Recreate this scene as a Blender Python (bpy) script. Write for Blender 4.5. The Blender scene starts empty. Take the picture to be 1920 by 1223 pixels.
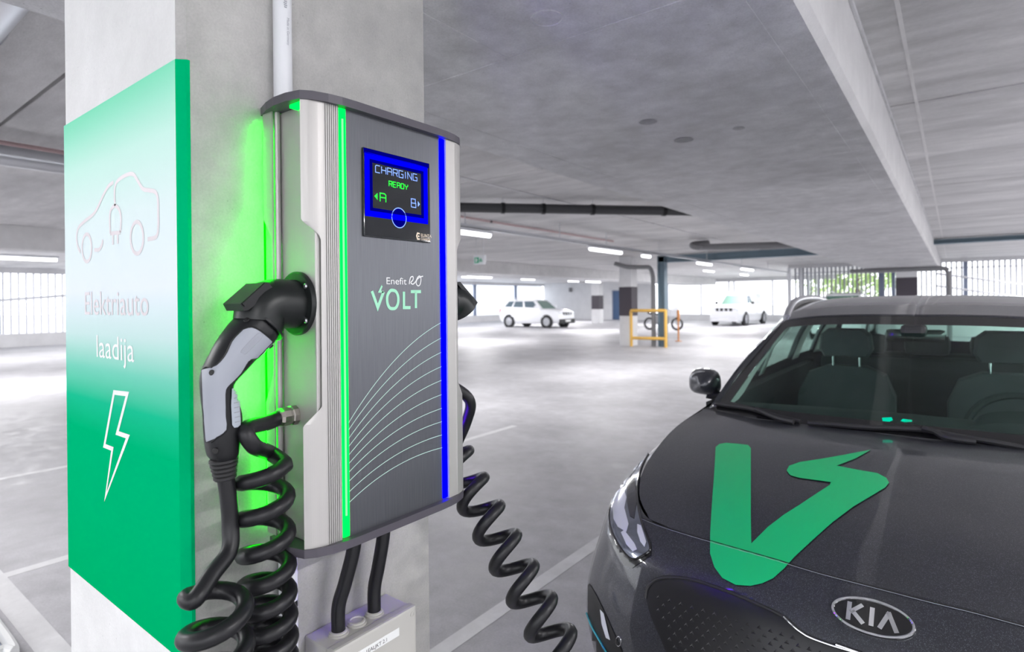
import bpy, bmesh, math, random
import numpy as np
from mathutils import Vector, Matrix
from mathutils.bvhtree import BVHTree
from mathutils.geometry import delaunay_2d_cdt, tessellate_polygon

random.seed(7)
scene = bpy.context.scene
COL = scene.collection
V = Vector
PI = math.pi

# ------------------------------------------------------------------ camera
FPX, CXP, CYP = 1080.0, 960.0, 565.0          # focal length and principal point in photo pixels (1920x1223)
ROLL, YAW, CAMH = math.radians(0.6), math.radians(37.5), 1.53
FWD = V((-math.sin(YAW), math.cos(YAW), 0)); RGT = V((math.cos(YAW), math.sin(YAW), 0)); UP = V((0, 0, 1))
cam_data = bpy.data.cameras.new('camera')
cam = bpy.data.objects.new('camera', cam_data); COL.objects.link(cam)
cxv = RGT * math.cos(ROLL) - UP * math.sin(ROLL)
cyv = RGT * math.sin(ROLL) + UP * math.cos(ROLL)
czv = -FWD
cam.matrix_world = Matrix(((cxv.x, cyv.x, czv.x, 0), (cxv.y, cyv.y, czv.y, 0), (cxv.z, cyv.z, czv.z, CAMH), (0, 0, 0, 1)))
cam_data.sensor_width = 36.0; cam_data.lens = FPX / 1920 * 36
cam_data.shift_y = -(611.5 - CYP) / 1920
cam_data.clip_start = 0.02; cam_data.clip_end = 400
cam_data.dof.use_dof = True; cam_data.dof.focus_distance = 1.18; cam_data.dof.aperture_fstop = 4.2
scene.camera = cam

# ------------------------------------------------------------------ world, light, exposure
world = bpy.data.worlds.new('overcast_sky'); scene.world = world; world.use_nodes = True
bg = world.node_tree.nodes['Background']
bg.inputs[0].default_value = (0.93, 0.955, 1.0, 1); bg.inputs[1].default_value = 3.0
scene.view_settings.view_transform = 'Standard'; scene.view_settings.look = 'None'
scene.view_settings.gamma = 1.0; scene.view_settings.exposure = 0.06
scene.view_settings.use_curve_mapping = False
scene.cycles.use_denoising = True
scene.cycles.max_bounces = 12; scene.cycles.diffuse_bounces = 7; scene.cycles.glossy_bounces = 5
scene.cycles.transparent_max_bounces = 16; scene.cycles.sample_clamp_indirect = 10.0
scene.cycles.caustics_reflective = False; scene.cycles.caustics_refractive = False

# shell dimensions (metres)
XL, XR, YF, YB = -28.0, 14.0, -6.0, 41.0
ZB, ZC = 2.53, 2.98
LAMP_W = 70.0          # watts per metre of tube

def portal(name, loc, rot, sx, sy):           # daylight openings, guide sky sampling only
    d = bpy.data.lights.new(name, 'AREA'); d.shape = 'RECTANGLE'; d.size = sx; d.size_y = sy
    d.cycles.is_portal = True
    o = bpy.data.objects.new(name, d); COL.objects.link(o); o.location = loc; o.rotation_euler = rot
portal('daylight_portal_front', ((XL+XR)/2, YF-0.3, 1.5), (PI/2, 0, 0), XR-XL, 3.0)
portal('daylight_portal_right', (XR+0.3, (YF+28)/2, 1.5), (PI/2, 0, PI/2), 28-YF, 3.0)
portal('daylight_portal_back_right', (4.0, 28.3, 1.5), (PI/2, 0, PI), 20.0, 3.0)
portal('daylight_portal_back', (-17, YB+0.3, 1.5), (PI/2, 0, PI), 22.0, 3.0)
portal('daylight_portal_left', (XL-0.3, (YF+YB)/2, 1.5), (PI/2, 0, -PI/2), YB-YF, 3.0)

# ------------------------------------------------------------------ pixel helpers (direction only; distance from what it touches)
def ray(px, py):
    dx, dy = px-CXP, py-CYP
    l = (dx*math.cos(ROLL)-dy*math.sin(ROLL))/FPX; d = (dx*math.sin(ROLL)+dy*math.cos(ROLL))/FPX
    return FWD + RGT*l - UP*d
EYE = V((0, 0, CAMH))
def onX(px, py, X): r = ray(px, py); return EYE + r*(X/r.x)
def onY(px, py, Y): r = ray(px, py); return EYE + r*(Y/r.y)
def onZ(px, py, Z): r = ray(px, py); return EYE + r*((Z-CAMH)/r.z)

# ------------------------------------------------------------------ materials
MATS = {}
def pmat(name, col, rough=0.5, metal=0.0, coat=0.0, emit=None, estr=0.0, spec=0.5, coat_rough=0.03):
    if name in MATS: return MATS[name]
    m = bpy.data.materials.new(name); m.use_nodes = True
    b = m.node_tree.nodes['Principled BSDF']
    b.inputs['Base Color'].default_value = (*col, 1); b.inputs['Roughness'].default_value = rough
    b.inputs['Metallic'].default_value = metal; b.inputs['Coat Weight'].default_value = coat
    b.inputs['Coat Roughness'].default_value = coat_rough; b.inputs['Specular IOR Level'].default_value = spec
    if emit:
        b.inputs['Emission Color'].default_value = (*emit, 1); b.inputs['Emission Strength'].default_value = estr
    MATS[name] = m; return m
def nt(m): return m.node_tree, m.node_tree.nodes, m.node_tree.links
def ramp(N, stops, interp='LINEAR'):
    r = N.new('ShaderNodeValToRGB'); cr = r.color_ramp; cr.interpolation = interp
    while len(cr.elements) < len(stops): cr.elements.new(0.5)
    for e, (p, c) in zip(cr.elements, stops):
        e.position = p; e.color = (*c, 1) if len(c) == 3 else c
    return r
def g(v): return (v, v, v)
def s2l(r, gg, b):
    f = lambda c: (c/255/12.92 if c <= 10 else ((c/255+0.055)/1.055)**2.4)
    return (f(r), f(gg), f(b))
def concrete(name, base, dark, scale=1.0, stain=0.5, rough=0.75, spots=0.5, bump=0.15, rough_var=0.1, spec=0.4, stretch=(1, 1, 1)):
    """mottled concrete: large stains, mid clouding, fine grain and pores"""
    m = bpy.data.materials.new(name); m.use_nodes = True; T, N, L = nt(m); b = N['Principled BSDF']
    tc = N.new('ShaderNodeTexCoord'); mp = N.new('ShaderNodeMapping'); L.new(tc.outputs['Object'], mp.inputs[0])
    mp.inputs['Scale'].default_value = stretch
    def noise(s, det, rgh=0.6):
        n = N.new('ShaderNodeTexNoise'); n.inputs['Scale'].default_value = s*scale; n.inputs['Detail'].default_value = det
        n.inputs['Roughness'].default_value = rgh; L.new(mp.outputs[0], n.inputs['Vector']); return n
    n1, n2, n3 = noise(0.9, 6), noise(5, 8), noise(90, 3)
    r1 = ramp(N, [(0.33, dark), (0.66, base)]); L.new(n1.outputs[0], r1.inputs[0])
    r2 = ramp(N, [(0.25, g(1-0.45*stain)), (0.7, g(1.0))]); L.new(n2.outputs[0], r2.inputs[0])
    r3 = ramp(N, [(0.3, g(1-0.2*stain)), (0.7, g(1.0))]); L.new(n3.outputs[0], r3.inputs[0])
    m1 = N.new('ShaderNodeMixRGB'); m1.blend_type = 'MULTIPLY'; m1.inputs[0].default_value = 1
    m2 = N.new('ShaderNodeMixRGB'); m2.blend_type = 'MULTIPLY'; m2.inputs[0].default_value = 1
    L.new(r1.outputs[0], m1.inputs[1]); L.new(r2.outputs[0], m1.inputs[2]); L.new(m1.outputs[0], m2.inputs[1]); L.new(r3.outputs[0], m2.inputs[2])
    vo = N.new('ShaderNodeTexVoronoi'); vo.inputs['Scale'].default_value = 14*scale; L.new(mp.outputs[0], vo.inputs['Vector'])
    rv = ramp(N, [(0.02, g(1-spots)), (0.07, g(1.0))]); L.new(vo.outputs[0], rv.inputs[0])
    m3 = N.new('ShaderNodeMixRGB'); m3.blend_type = 'MULTIPLY'; m3.inputs[0].default_value = 0.6
    L.new(m2.outputs[0], m3.inputs[1]); L.new(rv.outputs[0], m3.inputs[2]); L.new(m3.outputs[0], b.inputs['Base Color'])
    rr = ramp(N, [(0.3, g(rough-rough_var)), (0.7, g(rough+rough_var))]); L.new(n2.outputs[0], rr.inputs[0]); L.new(rr.outputs[0], b.inputs['Roughness'])
    b.inputs['Specular IOR Level'].default_value = spec
    bp = N.new('ShaderNodeBump'); bp.inputs['Strength'].default_value = bump; bp.inputs['Distance'].default_value = 0.004
    L.new(n3.outputs[0], bp.inputs['Height']); L.new(bp.outputs[0], b.inputs['Normal'])
    MATS[name] = m; return m
concrete('floor_concrete', (0.62, 0.615, 0.64), (0.46, 0.455, 0.475), 1.1, 0.75, 0.55, 0.12, 0.06, 0.12, 0.45)
concrete('beam_concrete', (0.88, 0.88, 0.895), (0.68, 0.68, 0.695), 1.4, 0.8, 0.55, 0.75, 0.15, 0.15)
concrete('beam_side', (0.84, 0.83, 0.83), (0.74, 0.73, 0.73), 1.0, 0.3, 0.7, 0.3)
concrete('slab_concrete', (0.90, 0.89, 0.89), (0.56, 0.555, 0.56), 1.1, 0.75, 0.5, 0.3, 0.12, 0.12, 0.5, (0.35, 1.3, 1))
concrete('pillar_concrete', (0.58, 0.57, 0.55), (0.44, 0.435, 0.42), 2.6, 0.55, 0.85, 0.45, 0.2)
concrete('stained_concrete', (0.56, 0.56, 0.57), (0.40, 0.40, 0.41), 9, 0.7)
concrete('pillar_concrete_lit', (0.86, 0.855, 0.85), (0.78, 0.775, 0.765), 2.2, 0.22, 0.8, 0.3, 0.15)
concrete('white_painted_concrete', (0.80, 0.80, 0.81), (0.74, 0.74, 0.75), 2.0, 0.12, 0.75, 0.15, 0.1)
concrete('line_paint', (0.78, 0.78, 0.79), (0.66, 0.66, 0.67), 3.0, 0.3, 0.5, 0.4, 0.05)
def brushed(name, col, rough, metal, axis_scale, amt=0.12):
    m = pmat(name, col, rough, metal); T, N, L = nt(m); b = N['Principled BSDF']
    tc = N.new('ShaderNodeTexCoord'); mp = N.new('ShaderNodeMapping'); mp.inputs['Scale'].default_value = axis_scale
    n = N.new('ShaderNodeTexNoise'); n.inputs['Scale'].default_value = 1; n.inputs['Detail'].default_value = 4
    L.new(tc.outputs['Object'], mp.inputs[0]); L.new(mp.outputs[0], n.inputs['Vector'])
    r = ramp(N, [(0.3, tuple(c*(1-amt) for c in col)), (0.7, tuple(min(1, c*(1+amt)) for c in col))])
    L.new(n.outputs[0], r.inputs[0]); L.new(r.outputs[0], b.inputs['Base Color'])
    r2 = ramp(N, [(0.3, g(rough*0.85)), (0.7, g(min(1, rough*1.15)))]); L.new(n.outputs[0], r2.inputs[0]); L.new(r2.outputs[0], b.inputs['Roughness'])
    return m
brushed('brushed_aluminium', (0.50, 0.485, 0.47), 0.45, 0.6, (300, 300, 4), 0.02)
brushed('brushed_panel', (0.15, 0.155, 0.17), 0.34, 0.85, (900, 900, 12), 0.12)
pmat('cap_plastic', (0.075, 0.068, 0.085), 0.42)
pmat('black_plastic', (0.008, 0.0085, 0.010), 0.40, spec=0.35)
pmat('holster_plastic', (0.009, 0.011, 0.011), 0.35, spec=0.4)
pmat('grip_grey', (0.34, 0.36, 0.41), 0.42)
pmat('trigger_grey', (0.40, 0.44, 0.50), 0.45)
pmat('rubber_cable', (0.010, 0.010, 0.012), 0.38, spec=0.4)
pmat('rubber_black', (0.015, 0.015, 0.016), 0.6)
pmat('nickel', (0.45, 0.42, 0.38), 0.3, 1.0)
pmat('chrome', (0.85, 0.86, 0.88), 0.08, 1.0)
pmat('steel', (0.62, 0.63, 0.65), 0.3, 1.0)
pmat('galvanised', (0.70, 0.71, 0.74), 0.28, 0.9)
pmat('white_plastic', (0.78, 0.79, 0.82), 0.35)
pmat('box_plastic', (0.50, 0.49, 0.46), 0.4)
pmat('label_white', (0.82, 0.83, 0.82), 0.5)
pmat('ink_black', (0.01, 0.01, 0.01), 0.5)
pmat('ink_grey', (0.35, 0.36, 0.40), 0.5)
pmat('led_green', (0, 0, 0), 0.5, spec=0.0, emit=(0.0, 1.0, 0.05), estr=3.0)
pmat('led_green_core', (0, 0, 0), 0.5, spec=0.0, emit=(0.26, 1.0, 0.36), estr=1.3)
pmat('backlight_green', (0, 0, 0), 0.5, spec=0.0, emit=(0.0, 1.0, 0.0), estr=80.0)
pmat('led_blue', (0, 0, 0), 0.5, spec=0.0, emit=(0.0, 0.0, 1.0), estr=6.0)
pmat('backlight_blue', (0, 0, 0), 0.5, spec=0.0, emit=(0.10, 0.0, 1.0), estr=220.0)
pmat('screen_black', (0.004, 0.006, 0.010), 0.08, coat=0.6)
pmat('screen_blue', (0, 0, 0), 0.5, spec=0.0, emit=(0.0, 0.0, 1.0), estr=1.0)
pmat('screen_blue_dim', (0, 0, 0), 0.5, spec=0.0, emit=(0.0, 0.0, 1.0), estr=0.22)
pmat('screen_text', (0, 0, 0), 0.5, spec=0.0, emit=(0.22, 0.36, 1.0), estr=1.7)
pmat('screen_green', (0, 0, 0), 0.5, spec=0.0, emit=(0.03, 1.0, 0.06), estr=1.5)
pmat('screen_cyan', (0, 0, 0), 0.5, spec=0.0, emit=(0.0, 0.75, 0.45), estr=0.9)
pmat('logo_glow', (0, 0, 0), 0.5, spec=0.0, emit=(1.0, 0.85, 0.7), estr=0.9)
pmat('print_white', (0.85, 0.86, 0.86), 0.5)
pmat('print_mint', (0.36, 0.78, 0.54), 0.5)
pmat('print_line', (0.55, 0.82, 0.72), 0.45)
pmat('sign_green', s2l(0, 176, 112), 0.5, spec=0.0)
pmat('sign_white', (0.86, 0.87, 0.86), 0.5)
pmat('sign_pale', (0.70, 0.64, 0.66), 0.5)
pmat('car_paint', (0.016, 0.0165, 0.019), 0.36, 0.35, coat=1.0, coat_rough=0.04)
pmat('grille_black', (0.010, 0.010, 0.012), 0.34)
pmat('gloss_black', (0.008, 0.008, 0.009), 0.12, coat=0.5)
pmat('trim_black', (0.016, 0.016, 0.018), 0.5)
pmat('interior_dark', (0.022, 0.024, 0.026), 0.75)
pmat('interior_seat', (0.045, 0.05, 0.053), 0.7)
pmat('interior_light', (0.82, 0.82, 0.80), 0.8)
pmat('decal_green', s2l(0, 186, 112), 0.38, coat=0.35)
pmat('headlamp_body', (0.30, 0.33, 0.40), 0.12, 0.9, coat=1.0)
pmat('headlamp_dark', (0.02, 0.022, 0.03), 0.15, coat=1.0)
pmat('headlamp_white', (0.82, 0.86, 0.92), 0.15, 0.3, coat=1.0)
pmat('cyan_trim', (0.05, 0.42, 0.5), 0.25, 0.7, coat=0.6)
pmat('white_car_paint', (0.80, 0.81, 0.84), 0.3, coat=0.8)
pmat('car_glass_dark', (0.10, 0.14, 0.17), 0.08, coat=0.5)
pmat('car_glass_green', (0.14, 0.24, 0.20), 0.1, coat=0.5)
pmat('tyre', (0.03, 0.03, 0.033), 0.8)
pmat('rim', (0.62, 0.63, 0.66), 0.35, 0.6)
pmat('dark_pipe', (0.055, 0.055, 0.06), 0.45)
pmat('grey_pipe', (0.20, 0.20, 0.21), 0.45)
pmat('blue_steel', (0.17, 0.24, 0.29), 0.5)
pmat('black_band', (0.06, 0.05, 0.065), 0.55)
pmat('yellow_steel', (0.80, 0.48, 0.10), 0.45)
pmat('orange_steel', (0.62, 0.26, 0.08), 0.5)
pmat('door_blue', (0.06, 0.12, 0.24), 0.45)
pmat('slat_grey', (0.66, 0.67, 0.74), 0.5)
pmat('slat_dark', (0.30, 0.31, 0.36), 0.5)
pmat('slat_white', (0.78, 0.79, 0.82), 0.5)
pmat('post_blue_grey', (0.22, 0.26, 0.36), 0.5)
pmat('red_paint', (0.65, 0.05, 0.07), 0.4)
pmat('exit_green', (0.05, 0.45, 0.25), 0.5)
pmat('tube_light', (0.9, 0.9, 0.9), 0.4, emit=(0.97, 0.98, 1.0), estr=4.0)
pmat('leaf', (0.42, 0.58, 0.22), 0.6)
pmat('bark', (0.12, 0.08, 0.05), 0.8)
pmat('ground', (0.66, 0.66, 0.66), 0.9)
pmat('pink_pipe', (0.55, 0.40, 0.40), 0.5)
def glass(name, tint, extra=0.0, ior=1.45):
    m = bpy.data.materials.new(name); m.use_nodes = True; T, N, L = nt(m); N.remove(N['Principled BSDF'])
    o = N['Material Output']; t = N.new('ShaderNodeBsdfTransparent'); t.inputs[0].default_value = (*tint, 1)
    gl = N.new('ShaderNodeBsdfGlossy'); gl.inputs['Roughness'].default_value = 0.03; gl.inputs[0].default_value = (0.92, 0.96, 0.95, 1)
    lw = N.new('ShaderNodeLayerWeight'); lw.inputs[0].default_value = 0.5          # Facing = 1-cos, same from both sides of the pane
    pw = N.new('ShaderNodeMath'); pw.operation = 'POWER'; pw.inputs[1].default_value = 5.0; L.new(lw.outputs['Facing'], pw.inputs[0])
    f = N.new('ShaderNodeMath'); f.operation = 'MULTIPLY_ADD'; f.inputs[1].default_value = 0.95; f.inputs[2].default_value = 0.05; L.new(pw.outputs[0], f.inputs[0])
    mx = N.new('ShaderNodeMixShader'); L.new(f.outputs[0], mx.inputs[0]); L.new(t.outputs[0], mx.inputs[1]); L.new(gl.outputs[0], mx.inputs[2])
    L.new(mx.outputs[0], o.inputs[0]); MATS[name] = m; return m
glass('windscreen_glass', (0.66, 0.88, 0.80)); glass('side_glass', (0.72, 0.88, 0.82)); glass('lamp_glass', (0.88, 0.92, 0.96))
def translucent(name):
    m = bpy.data.materials.new(name); m.use_nodes = True; T, N, L = nt(m); N.remove(N['Principled BSDF'])
    o = N['Material Output']; a = N.new('ShaderNodeBsdfTranslucent'); a.inputs[0].default_value = (0.95, 0.97, 1.0, 1)
    b = N.new('ShaderNodeBsdfDiffuse'); b.inputs[0].default_value = (0.82, 0.84, 0.88, 1)
    mx = N.new('ShaderNodeMixShader'); mx.inputs[0].default_value = 0.1; L.new(a.outputs[0], mx.inputs[1]); L.new(b.outputs[0], mx.inputs[2]); L.new(mx.outputs[0], o.inputs[0])
    MATS[name] = m; return m
translucent('translucent_panel')
# paint flake in the car lacquer
def flakes(m):
    T, N, L = nt(m); b = N['Principled BSDF']
    vo = N.new('ShaderNodeTexVoronoi'); vo.inputs['Scale'].default_value = 900
    tc = N.new('ShaderNodeTexCoord'); L.new(tc.outputs['Object'], vo.inputs['Vector'])
    sp = N.new('ShaderNodeSeparateColor'); L.new(vo.outputs['Color'], sp.inputs[0])
    r = ramp(N, [(0.0, (0.020, 0.022, 0.028)), (0.85, (0.032, 0.034, 0.043)), (0.97, (0.10, 0.105, 0.125))]); L.new(sp.outputs[0], r.inputs[0]); L.new(r.outputs[0], b.inputs['Base Color'])
flakes(MATS['car_paint'])
# the printed gradient of the pillar sign: flat print, follows height only
def sign_gradient():
    m = bpy.data.materials.new('sign_gradient'); m.use_nodes = True; T, N, L = nt(m); b = N['Principled BSDF']; b.inputs['Roughness'].default_value = 0.55; b.inputs['Specular IOR Level'].default_value = 0.0
    tc = N.new('ShaderNodeTexCoord'); sx = N.new('ShaderNodeSeparateXYZ'); L.new(tc.outputs['Object'], sx.inputs[0])
    mr = N.new('ShaderNodeMapRange'); mr.inputs[1].default_value = 0.93; mr.inputs[2].default_value = 1.946; L.new(sx.outputs[2], mr.inputs[0])
    c = lambda z: (z-0.93)/(1.946-0.93)
    r = ramp(N, [(0.0, s2l(0, 170, 102)), (c(1.27), s2l(0, 178, 116)), (c(1.335), s2l(30, 188, 142)), (c(1.40), s2l(120, 208, 184)), (c(1.47), s2l(200, 228, 224)),
                 (c(1.56), s2l(232, 240, 246)), (c(1.70), s2l(228, 243, 242)), (c(1.82), s2l(205, 244, 230)), (c(1.89), s2l(165, 236, 208)), (1.0, s2l(128, 228, 186))])
    L.new(mr.outputs[0], r.inputs[0]); L.new(r.outputs[0], b.inputs['Base Color']); MATS['sign_gradient'] = m
sign_gradient()
M = MATS

# ------------------------------------------------------------------ mesh helpers
def tag(o, label=None, cat=None, group=None, kind=None):
    if label: o['label'] = label
    if cat: o['category'] = cat
    if group: o['group'] = group
    if kind: o['kind'] = kind
    return o
def thing(name, label, cat, loc=(0, 0, 0), group=None):
    o = bpy.data.objects.new(name, None); COL.objects.link(o); o.location = loc; o.empty_display_size = 0.1
    return tag(o, label, cat, group)
class MB:
    def __init__(s): s.v = []; s.f = []
    def add(s, vs, fs):
        b = len(s.v); s.v += [tuple(p) for p in vs]; s.f += [tuple(i+b for i in f) for f in fs]; return s
    def box(s, x0, x1, y0, y1, z0, z1, bev=0.0):
        if bev <= 0:
            return s.add([(x0, y0, z0), (x1, y0, z0), (x1, y1, z0), (x0, y1, z0), (x0, y0, z1), (x1, y0, z1), (x1, y1, z1), (x0, y1, z1)],
                         [(0, 3, 2, 1), (4, 5, 6, 7), (0, 1, 5, 4), (1, 2, 6, 5), (2, 3, 7, 6), (3, 0, 4, 7)])
        bm = bmesh.new(); bmesh.ops.create_cube(bm, size=1)
        for w in bm.verts: w.co = V(((x0+x1)/2+w.co.x*(x1-x0), (y0+y1)/2+w.co.y*(y1-y0), (z0+z1)/2+w.co.z*(z1-z0)))
        bmesh.ops.bevel(bm, geom=bm.edges[:], offset=bev, segments=2, affect='EDGES', profile=0.6)
        bm.verts.index_update(); s.add([w.co[:] for w in bm.verts], [[w.index for w in f.verts] for f in bm.faces]); bm.free(); return s
    def prism(s, poly, axis, a, b):
        """extrude a 2-D polygon along axis; poly lies in the other two axes in x,y,z order"""
        def P(p, t): return {0: (t, p[0], p[1]), 1: (p[0], t, p[1]), 2: (p[0], p[1], t)}[axis]
        n = len(poly); vs = [P(p, a) for p in poly]+[P(p, b) for p in poly]
        tri = tessellate_polygon([[V((p[0], p[1], 0)) for p in poly]])
        fs = [tuple(t) for t in tri]+[tuple(i+n for i in reversed(t)) for t in tri]+[(i, (i+1) % n, (i+1) % n+n, i+n) for i in range(n)]
        return s.add(vs, fs)
    def tube(s, path, r, n=12, closed=False, cap=True, flat=None):
        path = [V(p) for p in path]; m = len(path); rr = r if isinstance(r, (list, tuple)) else [r]*m
        tang = []
        for i in range(m):
            a = path[(i-1) % m] if (closed or i > 0) else path[i]; b = path[(i+1) % m] if (closed or i < m-1) else path[i]
            t = b-a; tang.append(t.normalized() if t.length > 1e-9 else V((0, 0, 1)))
        ref = V((0, 0, 1)) if abs(tang[0].z) < 0.9 else V((1, 0, 0))
        nrm = (ref-tang[0]*ref.dot(tang[0])).normalized(); vs = []
        for i in range(m):
            nrm = (nrm-tang[i]*nrm.dot(tang[i])); nrm = nrm.normalized() if nrm.length > 1e-6 else tang[i].orthogonal().normalized()
            bi = tang[i].cross(nrm)
            for k in range(n):
                a = 2*PI*k/n; vs.append(path[i]+(nrm*math.cos(a)+bi*math.sin(a))*rr[i])
        fs = []
        for i in range(m if closed else m-1):
            for k in range(n): j = (i+1) % m; fs.append((i*n+k, i*n+(k+1) % n, j*n+(k+1) % n, j*n+k))
        if cap and not closed: fs += [tuple(range(n-1, -1, -1)), tuple(range((m-1)*n, m*n))]
        return s.add(vs, fs)
    def cyl(s, p0, p1, r, n=20): return s.tube([p0, p1], r, n)
    def lathe(s, prof, origin, axis, n=32):
        """prof: (radius, distance along axis)"""
        ax = V(axis).normalized(); e1 = ax.orthogonal().normalized(); e2 = ax.cross(e1); o = V(origin); vs = []; m = len(prof)
        for r, d in prof:
            for k in range(n): a = 2*PI*k/n; vs.append(o+ax*d+(e1*math.cos(a)+e2*math.sin(a))*max(r, 1e-5))
        fs = [(i*n+k, i*n+(k+1) % n, (i+1)*n+(k+1) % n, (i+1)*n+k) for i in range(m-1) for k in range(n)]
        return s.add(vs, fs)
    def loft(s, rings, closed=True, cap=True):
        n = len(rings[0]); vs = [p for r in rings for p in r]; fs = []
        for i in range(len(rings)-1):
            for k in range(n if closed else n-1): fs.append((i*n+k, i*n+(k+1) % n, (i+1)*n+(k+1) % n, (i+1)*n+k))
        if cap and closed: fs += [tuple(range(n-1, -1, -1)), tuple(range((len(rings)-1)*n, len(rings)*n))]
        return s.add(vs, fs)
    def ribbon(s, pts, w, nrm, closed=False, lift=0.0):
        pts = [V(p) for p in pts]; nrm = V(nrm).normalized(); m = len(pts); vs = []
        for i in range(m):
            d0 = (pts[i]-pts[i-1]) if (i > 0 or closed) else (pts[1]-pts[0]); d1 = (pts[(i+1) % m]-pts[i]) if (i < m-1 or closed) else (pts[-1]-pts[-2])
            d0.normalize(); d1.normalize(); n0 = nrm.cross(d0); n1 = nrm.cross(d1); mt = (n0+n1); mt = mt.normalized() if mt.length > 1e-6 else n0
            k = w/2/max(0.35, mt.dot(n0)); vs += [pts[i]+mt*k+nrm*lift, pts[i]-mt*k+nrm*lift]
        fs = [(2*i, 2*i+1, 2*((i+1) % m)+1, 2*((i+1) % m)) for i in range(m if closed else m-1)]
        return s.add(vs, fs)
    def poly(s, pts):
        tri = tessellate_polygon([[V(p) for p in pts]]); return s.add(pts, [tuple(t) for t in tri])
    def mirrorx(s, x0):
        n = len(s.v); s.v += [(2*x0-p[0], p[1], p[2]) for p in s.v]; s.f += [tuple(i+n for i in reversed(f)) for f in s.f]; return s
    def build(s, name, mat, parent=None, smooth=False, fix=True, label=None):
        me = bpy.data.meshes.new(name); off = V(parent.matrix_basis.translation) if parent else V((0, 0, 0))
        if parent and parent.parent: off = off + V(parent.parent.matrix_basis.translation)
        me.from_pydata([V(p)-off for p in s.v], [], s.f)
        if fix:
            bm = bmesh.new(); bm.from_mesh(me); bmesh.ops.recalc_face_normals(bm, faces=bm.faces[:]); bm.to_mesh(me); bm.free()
        mats = mat if isinstance(mat, (list, tuple)) else [mat]
        for x in mats: me.materials.append(M[x])
        if smooth:
            for p in me.polygons: p.use_smooth = True
            if smooth != 'all': me.set_sharp_from_angle(angle=math.radians(38))
        o = bpy.data.objects.new(name, me); COL.objects.link(o)
        if parent: o.parent = parent
        if label: o['label'] = label
        return o
def struct(mb, name, mat, label, smooth=False, parent=None):
    o = mb.build(name, mat, parent, smooth)
    if parent is None: tag(o, label, None, None, 'structure')
    return o
def copy_tree(o, parent=None):
    c = o.copy(); COL.objects.link(c)
    if parent: c.parent = parent
    for ch in [x for x in o.children]: copy_tree(ch, c)
    return c
def text_mb(txt, origin, ex, ey, size, align='LEFT', squeeze=1.0, lift=V((0, 0, 0)), spacing=1.0):
    cu = bpy.data.curves.new('lettering', 'FONT'); cu.body = txt; cu.size = size; cu.align_x = align; cu.resolution_u = 4; cu.space_character = spacing
    ob = bpy.data.objects.new('lettering', cu); COL.objects.link(ob)
    dg = bpy.context.evaluated_depsgraph_get(); me = ob.evaluated_get(dg).to_mesh()
    mb = MB(); o = V(origin); ex = V(ex); ey = V(ey)
    mb.add([o+ex*(q.co.x*squeeze)+ey*q.co.y+lift for q in me.vertices], [tuple(p.vertices) for p in me.polygons])
    bpy.data.objects.remove(ob); bpy.data.curves.remove(cu); return mb
def bez(p0, p1, p2, n=16): return [tuple((1-t)**2*a+2*t*(1-t)*b+t*t*c for a, b, c in zip(p0, p1, p2)) for t in [i/n for i in range(n+1)]]
def smoothpath(pts, n=8, closed=False):
    P = [np.array(p, float) for p in pts]; m = len(P); out = []
    for i in range(m if closed else m-1):
        if closed: a, b, c, d = P[i-1], P[i], P[(i+1) % m], P[(i+2) % m]
        else: b, c = P[i], P[i+1]; a = P[i-1] if i > 0 else 2*b-c; d = P[i+2] if i < m-2 else 2*c-b
        for k in range(n):
            t = k/n; out.append(tuple(0.5*((2*b)+(c-a)*t+(2*a-5*b+4*c-d)*t*t+(3*b-a-3*c+d)*t**3)))
    if not closed: out.append(tuple(P[-1]))
    return out
def surf(grid, nr, nc):
    """Catmull-Rom surface through a grid of control points; nr, nc subdivisions per span -> 2-D list of points"""
    rows = [smoothpath(r, nc) for r in grid]; cols = list(zip(*rows))
    return [list(r) for r in zip(*[smoothpath(c, nr) for c in cols])]
def grid_mb(G, keep=None, mb=None):
    mb = mb or MB(); R, C = len(G), len(G[0]); vs = [p for r in G for p in r]; fs = []
    for i in range(R-1):
        for j in range(C-1):
            if keep is None or keep(i, j): fs.append((i*C+j, i*C+j+1, (i+1)*C+j+1, (i+1)*C+j))
    used = sorted({k for f in fs for k in f}); mp = {k: n for n, k in enumerate(used)}
    return mb.add([vs[k] for k in used], [tuple(mp[k] for k in f) for f in fs])
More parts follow.
